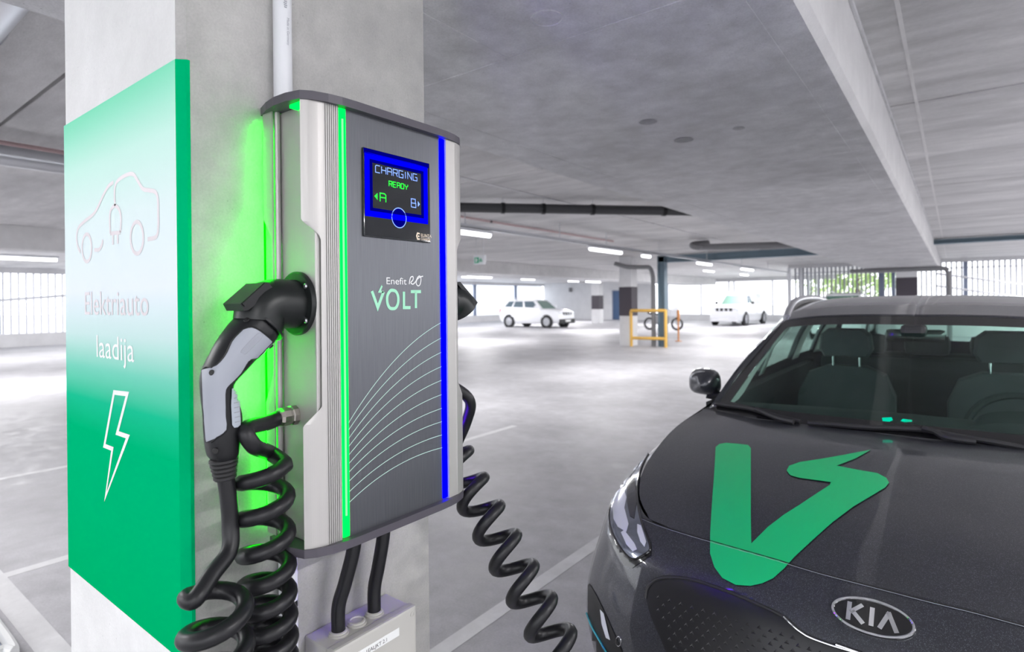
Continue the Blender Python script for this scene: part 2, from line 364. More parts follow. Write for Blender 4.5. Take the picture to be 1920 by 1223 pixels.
def decal(poly, bvh, lift, step=8, holes=()):
    """cut a pixel outline into a fine mesh and lay it on the surface it touches"""
    def dense(P):
        out = []
        for a, b in zip(P, P[1:]+P[:1]):
            k = max(1, int(math.dist(a, b)/step)); out += [(a[0]+(b[0]-a[0])*i/k, a[1]+(b[1]-a[1])*i/k) for i in range(k)]
        return out
    B = dense(list(poly)); n = len(B); pts = [V(p) for p in B]; edges = [(i, (i+1) % n) for i in range(n)]
    xs = [p[0] for p in B]; ys = [p[1] for p in B]
    def inside(x, y):
        c = False
        for (x0, y0), (x1, y1) in zip(B, B[1:]+B[:1]):
            if (y0 > y) != (y1 > y) and x < (x1-x0)*(y-y0)/(y1-y0)+x0: c = not c
        return c
    y = min(ys)+step/2
    while y < max(ys):
        x = min(xs)+step/2
        while x < max(xs):
            if inside(x, y): pts.append(V((x, y)))
            x += step
        y += step
    vs, _, fs, *_ = delaunay_2d_cdt(pts, edges, [tuple(range(n))], 1, 1e-4)
    P3 = []
    for q in vs:
        d = ray(q.x, q.y).normalized(); h = bvh.ray_cast(EYE, d)
        if h[0] is None: P3.append(None)
        else:
            nn = h[1] if h[1].dot(d) < 0 else -h[1]; P3.append(h[0]+nn*lift)
    idx = {}; mb = MB(); keep = [f for f in fs if all(P3[i] is not None for i in f)]
    for f in keep:
        for i in f:
            if i not in idx: idx[i] = len(mb.v); mb.v.append(tuple(P3[i]))
    mb.f = [tuple(idx[i] for i in f) for f in keep]; return mb
def both(mb, x0, name, mat, parent, smooth='all', label=None):
    m2 = MB().add([(2*x0-p[0], p[1], p[2]) for p in mb.v], [tuple(reversed(f)) for f in mb.f])
    a = mb.build(name, mat, parent, smooth, label=label); b = m2.build(name, mat, parent, smooth, label=label); return a, b
def cast_path(pts, bvh, lift=0.0, n=6, closed=False):
    out = []
    for p in smoothpath([(x, y, 0) for x, y in pts], n, closed):
        d = ray(p[0], p[1]).normalized(); h = bvh.ray_cast(EYE, d)
        if h[0] is not None:
            nn = h[1] if h[1].dot(d) < 0 else -h[1]; out.append(h[0]+nn*lift)
    return out

# ================================================================== STRUCTURE
struct(MB().prism([(XL, YF), (XR, YF), (XR, 28.2), (-5.9, 28.2), (-5.9, YB+0.2), (XL, YB+0.2)], 2, -0.25, 0.0), 'floor', 'floor_concrete', 'smooth pale grey concrete garage floor')
gr = MB().box(-160, 160, -160, 160, -0.5, -0.4).build('ground', 'ground'); tag(gr, 'pale ground outside the garage', None, None, 'structure')
ceil = struct(MB().prism([(XL, YF), (XR, YF), (XR, 28.2), (-5.9, 28.2), (-5.9, YB+0.2), (XL, YB+0.2)], 2, ZC+0.04, ZC+0.4), 'ceiling', 'slab_concrete', 'grey concrete garage ceiling of wide planks')
BAYS = [(-0.39, 10.4), (-13.3, -2.5), (XL, -15.4)]
PW = 4.07; first = {}
for bx0, bx1 in BAYS:
    y = 5.24-3*PW
    while y < (28 if bx0 > -6 else YB):
        y1 = min(y+PW, 28.0 if bx0 > -6 else YB); y0 = max(y, YF)
        if y1-y0 > 0.3:
            k = (bx0, round(y1-y0, 3))
            if k not in first:
                o = MB().box(bx0+0.005, bx1-0.005, -(y1-y0)/2+0.012, (y1-y0)/2-0.012, -0.022, 0.022, 0.006).build('ceiling_plank', 'slab_concrete'); first[k] = o
            else: o = first[k].copy(); COL.objects.link(o)
            o.parent = ceil; o.location = (0, (y0+y1)/2, ZC+0.02)
        y += PW
def beam(i, x0, x1, y0, y1, label):
    c = 0.03; prof = [(x0, ZC+0.03), (x0, ZB+c), (x0+c, ZB), (x1-c, ZB), (x1, ZB+c), (x1, ZC+0.03)]
    mb = MB().prism(prof, 1, y0, y1); o = struct(mb, 'trim_%d' % i, ['beam_concrete', 'beam_side'], label)
    for p in o.data.polygons:
        if abs(p.normal.x) > 0.6: p.material_index = 1
    return o
b1 = beam(1, -2.5, -0.39, YF, 28.0, 'wide shallow concrete beam over the charging pillar')
beam(2, -15.4, -13.3, YF, YB, 'long concrete beam beyond the drain pipe')
beam(3, 10.4, 12.5, YF, 28.0, 'concrete beam past the dark car')
# formwork joints and a cast-in disc on the underside of the near beam
for yy in (1.88, 4.55, 7.2, 9.9, 13.2, 17.0):
    mb = MB().box(-2.47, -0.42, yy-0.004, yy+0.004, ZB-0.002, ZB+0.004); struct(mb, 'formwork_joint', 'beam_concrete', '', parent=b1)
for xx, ya, yb in ((-1.45, -1.0, 1.88), (-0.55, 1.88, 28.0), (-2.2, 1.88, 28.0)):
    struct(MB().box(xx-0.005, xx+0.005, ya, yb, ZB-0.002, ZB+0.004), 'formwork_joint', 'beam_concrete', '', parent=b1)
struct(MB().lathe([(0.052, 0), (0.058, 0.0), (0.060, 0.006), (0.054, 0.006), (0.052, 0.003), (0.0, 0.003)], (-1.132, 1.694, ZB), (0, 0, -1), 32), 'casting_plug', 'beam_concrete', '', parent=b1)
for px, py, rr in ((1215, 228, 1.0), (1282, 262, 1.2), (1385, 240, 0.7)):
    p = onZ(px, py, ZB); struct(MB().lathe([(0.045*rr, 0), (0.05*rr, 0.003), (0.036*rr, 0.0045), (0.0, 0.002)], p, (0, 0, -1), 18), 'casting_plug', 'stained_concrete', '', parent=b1)
struct(MB().box(-0.388, -0.375, YF, 28, ZC-0.03, ZC), 'shadow_joint', 'beam_concrete', '', parent=b1)
struct(MB().box(-0.22, -0.20, YF, 28, ZC-0.006, ZC), 'trim_5', 'beam_side', 'narrow joint strip beside the wide beam')
struct(MB().box(-4.56, -4.50, 3.0, 28, ZC-0.012, ZC), 'trim_6', 'beam_concrete', 'dark joint strip across the ceiling planks')

# the pillar that carries the charger
PY0, PX1 = 0.417, -1.0
pil = struct(MB().prism([(-1.584, PY0+0.012), (-1.572, PY0), (-1.012, PY0), (PX1, PY0+0.012), (PX1, 0.966), (-1.012, 0.978), (-1.572, 0.978), (-1.584, 0.966)], 2, 0, ZB+0.01), 'concrete_pillar', ['pillar_concrete', 'pillar_concrete_lit'], 'square pale concrete pillar carrying the charger')
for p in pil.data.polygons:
    if p.normal.y < -0.9: p.material_index = 1  # same concrete in a paler colour, standing in for stronger light on this face
# other columns with a dark painted band
def column(x0, x1, y0, y1, top, b0, b1_, label):
    t = tag(MB().box(x0, x1, y0, y1, 0, top, 0.012).build('concrete_column', 'white_painted_concrete'), label, 'column')
    MB().box(x0-0.004, x1+0.004, y0-0.004, y1+0.004, b0, b1_).build('painted_band', 'black_band', t); return t
column(-1.6, -1.0, 24.0, 24.6, ZB+0.01, 0.95, 2.21, 'white column with dark band under the wide beam, far behind the dark car')
column(-8.95, -8.5, 17.6, 18.05, ZC+0.0, 1.0, 1.97, 'pale column with dark band beside the yellow barrier')
column(-18.95, -18.4, 33.3, 33.9, ZC+0.0, 0.95, 1.85, 'slim far column with dark band left of the blue door')

# floor markings
def line(x0, x1, y0, y1, label):
    tag(MB().box(x0, x1, y0, y1, 0.0, 0.0015).build('parking_line', 'line_paint'), label, 'floor marking')
line(-1.84, -1.755, 0.78, 6.0, 'white bay line running past the pillar to the dark car')
line(-4.33, -4.25, 0.725, 5.62, 'white bay line behind the pillar, ending in the aisle')
line(-6.76, -6.68, 0.72, 5.6, 'thin white bay line second from the pillar')
line(-4.25, -1.84, 0.725, 0.835, 'wide white cross line closing the bay behind the pillar')
line(-6.68, -4.33, 0.725, 0.835, 'wide white cross line closing the next bay over')

# ------------------------------------------------------------------ outer walls
# left facade: kerb, translucent panels, posts and vertical slats
struct(MB().box(XL-0.25, XL, YF, YB, 0, 0.5), 'wall_left_kerb', 'white_painted_concrete', 'low white kerb along the far left side')
wl = struct(MB().box(XL-0.25, XL, YF, YB, 2.78, ZC+0.04), 'wall_left', 'white_painted_concrete', 'white header beam over the far left facade')
for y0, y1 in ((8.6, 16.9), (17.0, 25.3), (25.6, 31.9), (32.2, 36.9), (37.2, 40.8)):
    struct(MB().box(XL-0.12, XL-0.09, y0, y1, 0.5, 2.78), 'panel', 'translucent_panel', '', parent=wl)
for y in (16.95, 25.45, 32.05, 37.05):
    struct(MB().box(XL-0.14, XL+0.02, y-0.11, y+0.11, 0.5, 2.78), 'post', 'post_blue_grey', '', parent=wl)
sl = MB().box(-0.05, 0.05, -0.022, 0.022, 0.5, 2.78).build('slat', 'slat_grey'); sl.parent = wl; sl.location = (XL-0.08, 3.0, 0)
for i in range(1, 25):
    c = sl.copy(); COL.objects.link(c); c.location = (XL-0.08, 3.0+0.225*i, 0); c.parent = wl
struct(MB().tube([(XL+0.02, 3.0, 1.55), (XL+0.02, 8.6, 2.05)], 0.05, 8), 'handrail', 'slat_white', '', parent=wl)
for y in (3.7, 4.3, 4.9, 5.35):
    struct(MB().box(XL-0.35, XL-0.25, y-0.09, y+0.09, 0.2, 2.6), 'post', 'post_blue_grey', '', parent=wl)
# back wall (left part), door
wb = struct(MB().prism([(XL, 0), (-21.4, 0), (-21.4, 2.25), (-20.45, 2.25), (-20.45, 0), (-17.9, 0), (-17.9, ZC), (XL, ZC)], 1, YB, YB+0.25), 'wall_back', 'white_painted_concrete', 'white painted back wall with a blue door')
dr = struct(MB().box(-21.38, -20.47, YB+0.03, YB+0.08, 0.0, 2.23, 0.01), 'door_1', 'door_blue', 'dark blue steel door in the back wall')
MB().box(-20.62, -20.58, YB-0.02, YB+0.04, 0.98, 1.1).build('door_handle', 'steel', dr)
fr = MB(); fr.box(-21.46, -21.38, YB-0.02, YB+0.2, 0, 2.3); fr.box(-20.47, -20.39, YB-0.02, YB+0.2, 0, 2.3); fr.box(-21.46, -20.39, YB-0.02, YB+0.2, 2.23, 2.31)
fr.build('door_frame', 'post_blue_grey', dr)
# back facade, open part with posts
wo = struct(MB().box(-17.9, -5.9, YB, YB+0.25, 0, 0.45), 'wall_back_parapet', 'white_painted_concrete', 'low white parapet of the open back facade')
struct(MB().box(-17.9, -5.9, YB, YB+0.25, 2.72, ZC+0.04), 'wall_back_header', 'white_painted_concrete', 'white header over the open back facade')
for x in (-16.9, -14.4, -12.45, -12.1, -9.6, -7.4, -6.9):
    struct(MB().box(x-0.05, x+0.05, YB+0.04, YB+0.16, 0.45, 2.72), 'post', 'slat_grey', '', parent=wo)
# nearer back facade with vertical slats
wr = struct(MB().box(-5.9, XR, 28.0, 28.2, 0, 0.5), 'wall_back_near_parapet', 'white_painted_concrete', 'low white parapet behind the dark car')
struct(MB().box(-5.9, XR, 28.0, 28.2, 2.86, ZC+0.04), 'wall_back_near_header', 'white_painted_concrete', 'white header over the slatted facade')
s2 = MB().box(-0.028, 0.028, -0.05, 0.05, 0.5, 2.86).build('slat', 'slat_dark'); s2.parent = wr; s2.location = (-5.6, 28.1, 0)
for i in range(1, 118):
    c = s2.copy(); COL.objects.link(c); c.parent = wr; c.location = (-5.6+0.158*i, 28.1, 0)
for x in (-5.85, -5.35, -2.35, -1.95, 0.35, 4.2, 8.0):
    struct(MB().box(x-0.06, x+0.06, 27.96, 28.2, 0.5, 2.86), 'post', 'slat_white' if x < -5 else 'post_blue_grey', '', parent=wr)
struct(MB().box(-5.6, XR, 28.06, 28.14, 2.62, 2.66), 'rail', 'slat_grey', '', parent=wr)
struct(MB().tube([(-0.5, 27.5, 2.42), (3.6, 27.5, 1.6)], 0.04, 8), 'handrail', 'slat_white', '', parent=wr)
struct(MB().tube([(-0.5, 27.5, 1.95), (3.6, 27.5, 1.15)], 0.04, 8), 'handrail', 'slat_white', '', parent=wr)
struct(MB().box(-6.0, -5.8, 28.2, YB, 0, 0.45), 'wall_return', 'white_painted_concrete', 'low white return parapet between the two back facades')
# front and right sides behind the camera are open above a low parapet
struct(MB().box(XL, XR, YF-0.2, YF, 0, 0.35), 'wall_front', 'white_painted_concrete', 'low parapet of the open front side')
struct(MB().box(XR, XR+0.2, YF, 28.2, 0, 0.35), 'wall_right', 'white_painted_concrete', 'low parapet of the open right side')

# ------------------------------------------------------------------ services on the ceiling
def pipe_thing(name, pts, r, mat, label, cat, clamps=(), rods=True, n=16):
    t = thing(name, label, cat, pts[0]); MB().tube(pts, r, n).build('pipe_run', mat, t, True)
    for f in clamps:
        a, b = V(pts[0]), V(pts[-1]); p = a.lerp(b, f); d = (b-a).normalized()
        cl = MB().tube([p-d*0.025, p+d*0.025], r*1.16, n).build('pipe_clamp', 'black_plastic', t, True)
        if rods: MB().tube([p+V((0, 0, r)), (p.x, p.y, ZC)], 0.006, 6).build('hanger_rod', 'steel', cl)
    return t
pA, pB = onZ(856, 389, 2.83), onZ(1408, 398, 2.83)
dA = (pB-pA).normalized()
pipe_thing('drain_pipe', [pA-dA*2.6, pB+dA*0.2], 0.068, 'dark_pipe', 'thick dark grey drain pipe hung diagonally under the ceiling', 'pipe', (0.3, 0.45, 0.53, 0.63, 0.78, 0.92))
q0, q1 = onZ(1306, 464, 2.76), onZ(1575, 456, 2.76)
pts = smoothpath([q0+V((0.1, 0.5, 0.13)), q0+V((-0.12, 0.1, 0.08)), q0+V((0.05, -0.1, 0.0)), q0+(q1-q0)*0.15, q1], 8)
pipe_thing('drain_pipe', pts, 0.075, 'grey_pipe', 'grey drain pipe with a hooked end near the blue steel beam', 'pipe', ())
pipe_thing('downpipe', smoothpath([(-8.9, 17.2, 2.75), (-8.5, 17.3, 2.62), (-8.1, 17.55, 2.6), (-7.92, 17.75, 2.58), (-7.86, 17.85, 2.35), (-7.85, 17.87, 2.0), (-7.85, 17.87, 0.0)], 8), 0.07, 'grey_pipe', 'grey downpipe bending down beside the blue steel post', 'pipe', ())
pipe_thing('downpipe', smoothpath([(-2.9, 23.4, 2.46), (-1.3, 23.4, 2.46), (-0.35, 23.4, 2.46), (-0.16, 23.4, 2.36), (-0.12, 23.4, 2.1), (-0.12, 23.4, 0.0)], 8), 0.07, 'grey_pipe', 'grey pipe crossing the far banded column and turning down', 'pipe', ())
pipe_thing('ceiling_pipe', [(-6.13, YF, 2.76), (-6.13, 4.6, 2.76)], 0.085, 'galvanised', 'silver pipe along the ceiling beyond the green sign', 'pipe', ())
pipe_thing('sprinkler_pipe', [(-6.5, YF, 2.945), (-6.5, 12.5, 2.945)], 0.02, 'pink_pipe', 'thin pinkish sprinkler pipe along the ceiling planks', 'pipe', (0.35, 0.42, 0.5, 0.6, 0.75), n=8)
du = thing('ventilation_duct', 'large silver spiral duct crossing the ceiling beside the pillar', 'duct', (-9.0, 0.47, 2.72))
MB().tube([(-9.0, 0.47, 2.72), (-2.52, 0.47, 2.72)], 0.17, 32).build('duct_tube', 'galvanised', du, True)
for x in (-3.15, -4.6, -6.1, -7.6): MB().tube([(x-0.02, 0.47, 2.72), (x+0.02, 0.47, 2.72)], 0.176, 32).build('duct_ring', 'galvanised', du, True)
# cable tray with tube luminaires
tr = thing('cable_tray', 'long pale cable tray carrying the tube lights', 'cable tray', (-5.78, 4.5, 2.64))
tm = MB(); tm.box(-5.83, -5.73, 4.5, 27.8, 2.64, 2.648); tm.box(-5.83, -5.826, 4.5, 27.8, 2.64, 2.69); tm.box(-5.734, -5.73, 4.5, 27.8, 2.64, 2.69); tm.build('tray', 'galvanised', tr)
for y in (6.4, 9.0, 10.8, 13.5, 17.0, 20.5, 24.0): MB().tube([(-5.78, y, 2.65), (-5.78, y, ZC)], 0.01, 6).build('hanger_rod', 'steel', tr)
def luminaire(x, y0, y1, z, label, group=None, gain=1.0):
    t = thing('tube_light', label, 'ceiling light', (x, y0, z), group)
    MB().box(x-0.05, x+0.05, y0, y1, z, z+0.045, 0.01).build('lamp_housing', 'white_plastic', t)
    MB().tube([(x, y0+0.03, z-0.02), (x, y1-0.03, z-0.02)], 0.038, 12).build('diffuser', 'tube_light', t, True)
    ld = bpy.data.lights.new('tube_glow', 'AREA'); ld.shape = 'RECTANGLE'; ld.size = 0.07; ld.size_y = y1-y0; ld.energy = LAMP_W*gain*(y1-y0); ld.color = (1.0, 0.985, 1.0)
    lo = bpy.data.objects.new('tube_glow', ld); COL.objects.link(lo); lo.location = (0, (y1-y0)/2, -0.062); lo.parent = t
luminaire(-5.78, 10.1, 11.5, 2.585, 'tube light on the cable tray, hung by a long rod')
luminaire(-5.78, 12.55, 13.0, 2.585, 'short stubby lamp next along the cable tray')
luminaire(-5.78, 16.2, 17.4, 2.585, 'tube light on the cable tray beside the blue steel beam')
luminaire(-5.78, 6.0, 7.0, 2.585, 'tube light on the cable tray close to the charger side')
luminaire(-5.78, 20.5, 21.9, 2.585, 'tube light on the cable tray beyond the blue steel beam', None, 1.6)
for y0, lb in ((2.2, 'tube light under the far beam, seen past the green sign'), (15.9, 'tube light under the far beam above the parked white car'), (24.6, 'tube light under the far beam near the back wall'), (32.5, 'farthest tube light under the far beam')):
    luminaire(-14.3, y0, y0+1.45, ZB-0.05, lb, None, 1.8)
for y0 in (-3.5, 1.6, 7.0, 12.5, 18.0, 23.5, 29.0, 34.5): luminaire(-21.5, y0, y0+1.45, ZC-0.06, 'added tube light under the planks of the far window bay', 'added tube lights of the far window bay', 2.0)  # row added to brighten the far bay
for y0 in (-3.6, 0.6, 4.8, 9.0, 13.2, 17.2, 21.6, 25.6):
    luminaire(2.6, y0, y0+1.45, ZC-0.06, 'added unseen tube light in the row above the dark car bay', 'added unseen tube lights above the dark car bay')  # row out of view, added to light the interior
    luminaire(7.6, y0, y0+1.45, ZC-0.06, 'added unseen tube light in the row over the open side bay', 'added unseen tube lights over the open side bay')  # second added row out of view, more fill for the interior
for y0 in (-4.2, -1.6): luminaire(-5.2, y0, y0+1.45, ZC-0.06, 'added unseen tube light behind the pillar bay', 'added unseen tube lights behind the pillar bay')  # extra lamps out of view, added as fill around the pillar
for y0 in (27.5, 33.5): luminaire(-9.5, y0, y0+1.45, ZC-0.06, 'added tube light near the open back facade', 'added tube lights near the open back facade', 2.2)  # lamps added to lift the brightness at the back
# exit sign
ex = thing('exit_sign', 'white hanging exit sign with a green pictogram', 'sign', (-7.9, 9.2, 2.33))
MB().box(-8.05, -7.75, 9.17, 9.23, 2.31, 2.50, 0.008).build('sign_box', 'white_plastic', ex)
MB().box(-8.02, -7.90, 9.163, 9.169, 2.34, 2.46).build('green_field', 'exit_green', ex)
mm = MB(); mm.box(-7.985, -7.955, 9.158, 9.162, 2.36, 2.44); mm.box(-7.945, -7.93, 9.158, 9.162, 2.38, 2.42); mm.build('pictogram', 'print_white', ex)
mm = MB(); mm.box(-7.875, -7.86, 9.163, 9.168, 2.355, 2.42); mm.box(-7.85, -7.835, 9.163, 9.168, 2.37, 2.44); mm.box(-7.825, -7.812, 9.163, 9.168, 2.355, 2.405); mm.build('arrow', 'exit_green', ex)
for x in (-8.0, -7.8): MB().tube([(x, 9.2, 2.49), (x, 9.2, ZC)], 0.008, 6).build('hanger_rod', 'steel', ex)
# blue steel frame
st = thing('steel_frame', 'blue grey steel post with a beam along the ceiling', 'steel frame', (-7.54, 17.9, 0))
pm = MB(); pm.box(-7.66, -7.645, 17.78, 18.02, 0, 2.95); pm.box(-7.435, -7.42, 17.78, 18.02, 0, 2.95); pm.box(-7.645, -7.435, 17.89, 17.91, 0, 2.95); pm.build('post', 'blue_steel', st)
hm = MB(); hm.box(-7.66, -2.5, 17.78, 18.02, 2.73, 2.75); hm.box(-7.66, -2.5, 17.78, 18.02, 2.93, 2.95); hm.box(-7.66, -2.5, 17.89, 17.91, 2.75, 2.93); hm.build('crossbeam', 'blue_steel', st)
st2 = thing('steel_beam', 'blue grey steel beam under the planks past the wide beam', 'steel beam', (-0.39, 17.9, 2.7))
hm = MB(); hm.box(-0.39, 10.4, 17.78, 18.02, 2.84, 2.855); hm.box(-0.39, 10.4, 17.78, 18.02, 2.935, 2.95); hm.box(-0.39, 10.4, 17.89, 17.91, 2.855, 2.935); hm.build('web', 'blue_steel', st2)
# yellow barrier
br = thing('safety_barrier', 'yellow tube barrier between the banded column and the blue post', 'barrier', (-8.0, 17.5, 0))
MB().tube(smoothpath([(-8.5, 17.56, 1.12), (-8.42, 17.45, 1.17), (-8.3, 17.42, 1.18), (-7.3, 17.55, 1.18)], 6), 0.05, 10).build('top_rail', 'yellow_steel', br, True)
MB().tube([(-8.45, 17.45, 0.28), (-7.3, 17.55, 0.28)], 0.05, 10).build('bottom_rail', 'yellow_steel', br, True)
MB().tube([(-7.3, 17.55, 0.0), (-7.3, 17.55, 1.21)], 0.05, 10).build('post', 'yellow_steel', br, True)
MB().tube([(-8.45, 17.45, 0.0), (-8.45, 17.45, 1.15)], 0.05, 10).build('post', 'yellow_steel', br, True)
tag(MB().lathe([(0.0, 1.15), (0.03, 1.15), (0.05, 1.12), (0.05, 0.75), (0.03, 0.72), (0.03, 0.03), (0.12, 0.02), (0.12, 0.0)], (-8.0, 20.4, 0), (0, 0, 1), 14).build('bollard', 'orange_steel', None, True), 'thin orange bollard behind the yellow barrier', 'bollard')
# extinguisher board on the white wall
fe = thing('fire_extinguisher', 'red fire extinguisher on the white back wall', 'fire extinguisher', (-22.7, YB-0.1, 0.9))
MB().lathe([(0.0, 0.55), (0.05, 0.53), (0.1, 0.46), (0.11, 0.4), (0.11, 0.02), (0.09, 0.0), (0, 0)], (-22.7, YB-0.13, 0.9), (0, 0, 1), 16).build('cylinder', 'red_paint', fe, True)
MB().tube([(-22.7, YB-0.13, 1.44), (-22.7, YB-0.13, 1.52), (-22.62, YB-0.13, 1.55)], 0.02, 8).build('valve', 'black_plastic', fe)
tag(MB().box(-22.42, -22.2, YB-0.02, YB-0.0, 1.2, 1.75).build('notice', 'label_white'), 'small white notice beside the fire extinguisher', 'notice')
tag(MB().box(-25.35, -25.15, YB-0.22, YB, 2.25, 2.6, 0.02).build('speaker_box', 'grey_pipe'), 'small grey box high on the white back wall', 'box')
# trees outside
def tree(x, y, h, r, label):
    t = thing('tree', label, 'tree', (x, y, -0.4)); MB().tube([(x, y, -0.4), (x+0.1, y, h*0.6)], [0.2, 0.1], 8).build('trunk', 'bark', t)
    mb = MB()
    for k in range(420):
        a, b = random.uniform(0, 2*PI), math.acos(random.uniform(-0.8, 1)); rr = r*random.uniform(0.6, 1.0)
        c = V((x+rr*math.cos(a)*math.sin(b), y+rr*math.sin(a)*math.sin(b), h*0.62+rr*0.85*math.cos(b))); d = V((random.gauss(0, 1), random.gauss(0, 1), random.gauss(0, 1))).normalized(); e = d.orthogonal().normalized(); f = d.cross(e); s = random.uniform(0.18, 0.4)
        mb.add([c-e*s, c+f*s*0.5, c+e*s, c-f*s*0.5], [(0, 1, 2, 3)])
    tag(mb.build('foliage', 'leaf', t, fix=False), kind='stuff')
tree(-5.0, 43, 5.0, 2.4, 'leafy green tree seen through the slatted facade'); tree(-9.0, 60, 6, 3, 'paler tree farther out beyond the parapet')

# ================================================================== SIGN ON THE PILLAR
SY = PY0-0.0008
sg = thing('charging_sign', 'green and white vinyl charging sign wrapped round the pillar face', 'sign', (-1.3, PY0, 0.945))
ZT, ZL = 1.934, 0.945
MB().box(-1.5835, -1.012, SY, PY0-0.0002, ZL, ZT).build('gradient_panel', 'sign_gradient', sg, label='panel fading from mint through white to green')
# printed gradient uses panel-local height: shift so that Object z equals the world height
sg.children[0].data.transform(Matrix.Translation((0, 0, ZL))); sg.children[0].location = (0, 0, -ZL)
MB().prism([(-1.012, PY0-0.0008), (-1.0, PY0+0.0112), (-1.0006, PY0+0.0118), (-1.0126, PY0-0.0002)], 2, ZL, ZT).build('edge_strip', 'sign_green', sg, label='solid green strip on the pillar corner')
MB().box(-1.0, -0.9993, PY0+0.0112, PY0+0.017, ZL, ZT).build('edge_strip', 'sign_green', sg)
def sgp(px, py): return onY(px, py, SY-0.0002)
NS = (0, -1, 0)
def sgline(pts, w, mat, name, closed=False, n=6, smooth=True):
    P = [sgp(*p) for p in pts]; P = smoothpath(P, n, closed) if smooth else P
    MB().ribbon(P, w, NS, closed, 0.0003).build(name, mat, sg)
# electric car pictogram
cm = MB()
def cl(pts, closed=False, smooth=True):
    P = [sgp(*p) for p in pts]; P = smoothpath(P, 6, closed) if smooth else P; cm.ribbon(P, 0.0075, NS, closed, 0.0003)
cl([(151, 473), (146, 462), (144, 445), (147, 428), (158, 416), (175, 402), (184, 388), (193, 368), (203, 350), (213, 342)])
cl([(216, 386), (215, 366), (216, 350), (222, 338), (238, 328), (250, 327), (258, 338), (268, 354), (280, 357), (291, 360), (296, 372), (297, 400), (297, 425), (293, 444), (277, 449)])
cl([(177, 469), (186, 468), (191, 460), (193, 450)])
for (cx, cy, rx, ry) in ((163, 465, 9, 26), (257, 446, 12, 30)):
    cl([(cx+rx*math.cos(2*PI*k/20), cy+ry*math.sin(2*PI*k/20)) for k in range(20)], True, False)
cl([(207, 438), (206, 410), (208, 394), (216, 386), (224, 394), (227, 410), (226, 436)]); cl([(207, 438), (226, 436)], False, False)
cl([(212, 440), (212, 459)], False, False); cl([(221, 440), (221, 457)], False, False)
cm.build('car_pictogram', 'sign_pale', sg)
EXs, EZ = V((1, 0, 0)), V((0, 0, 1))
def sgtext(txt, p0, p1, size_px, mat, name):
    a, b = sgp(*p0), sgp(*p1); tm_ = text_mb(txt, a, EXs, EZ, 1.0); w = max(v[0] for v in tm_.v)-a.x
    top = sgp(p0[0], p0[1]-size_px); sz = (top.z-a.z)/0.72
    text_mb(txt, a, EXs, EZ, sz, squeeze=(b.x-a.x)/(w*sz), lift=V((0, -0.0004, 0))).build(name, mat, sg)
sgtext('Elektriauto', (158, 590), (279, 586), 44, 'sign_pale', 'lettering')
sgtext('laadija', (180, 669), (252, 677), 43, 'sign_white', 'lettering')
bolt = [(214, 736), (239, 739), (220, 812), (240, 819), (198, 932), (211, 842), (196, 836)]
MB().ribbon([sgp(*p) for p in bolt], 0.009, NS, True, 0.0003).build('bolt_pictogram', 'sign_white', sg)

# ================================================================== EV CHARGER
CXF, CY0, CY1 = -0.85, 0.549, 0.943; CM = (CY0+CY1)/2
CZ0, CZ1 = 1.103, 1.887
ch = thing('charging_station', 'wall mounted twin charger with green and blue light strips on the pillar', 'charger', (-1.0, CM, CZ0))
def mir(y): return 2*CM-y
half = [(-0.999, 0.556), (-0.965, 0.546), (-0.930, 0.5405), (-0.895, 0.5415), (-0.864, 0.549), (-0.851, 0.565), (-0.842, 0.590), (-0.8375, 0.615), (-0.836, 0.645)]
outline = half+[(x, mir(y)) for x, y in reversed(half)]
MB().prism(outline, 2, CZ1-0.0145, CZ1).build('top_cap', 'cap_plastic', ch, label='dark curved top plate')
hb_ = [(-0.966, 0.5465)]+half[2:]; outline_b = hb_+[(x, mir(y)) for x, y in reversed(hb_)]
MB().prism(outline_b, 2, CZ0, CZ0+0.0145).build('bottom_cap', 'cap_plastic', ch, label='dark curved bottom plate')
zb0, zb1 = CZ0+0.0145, CZ1-0.0145
MB().box(-0.962, CXF-0.006, 0.571, mir(0.571), zb0, zb1, 0.002).build('body', 'brushed_aluminium', ch)
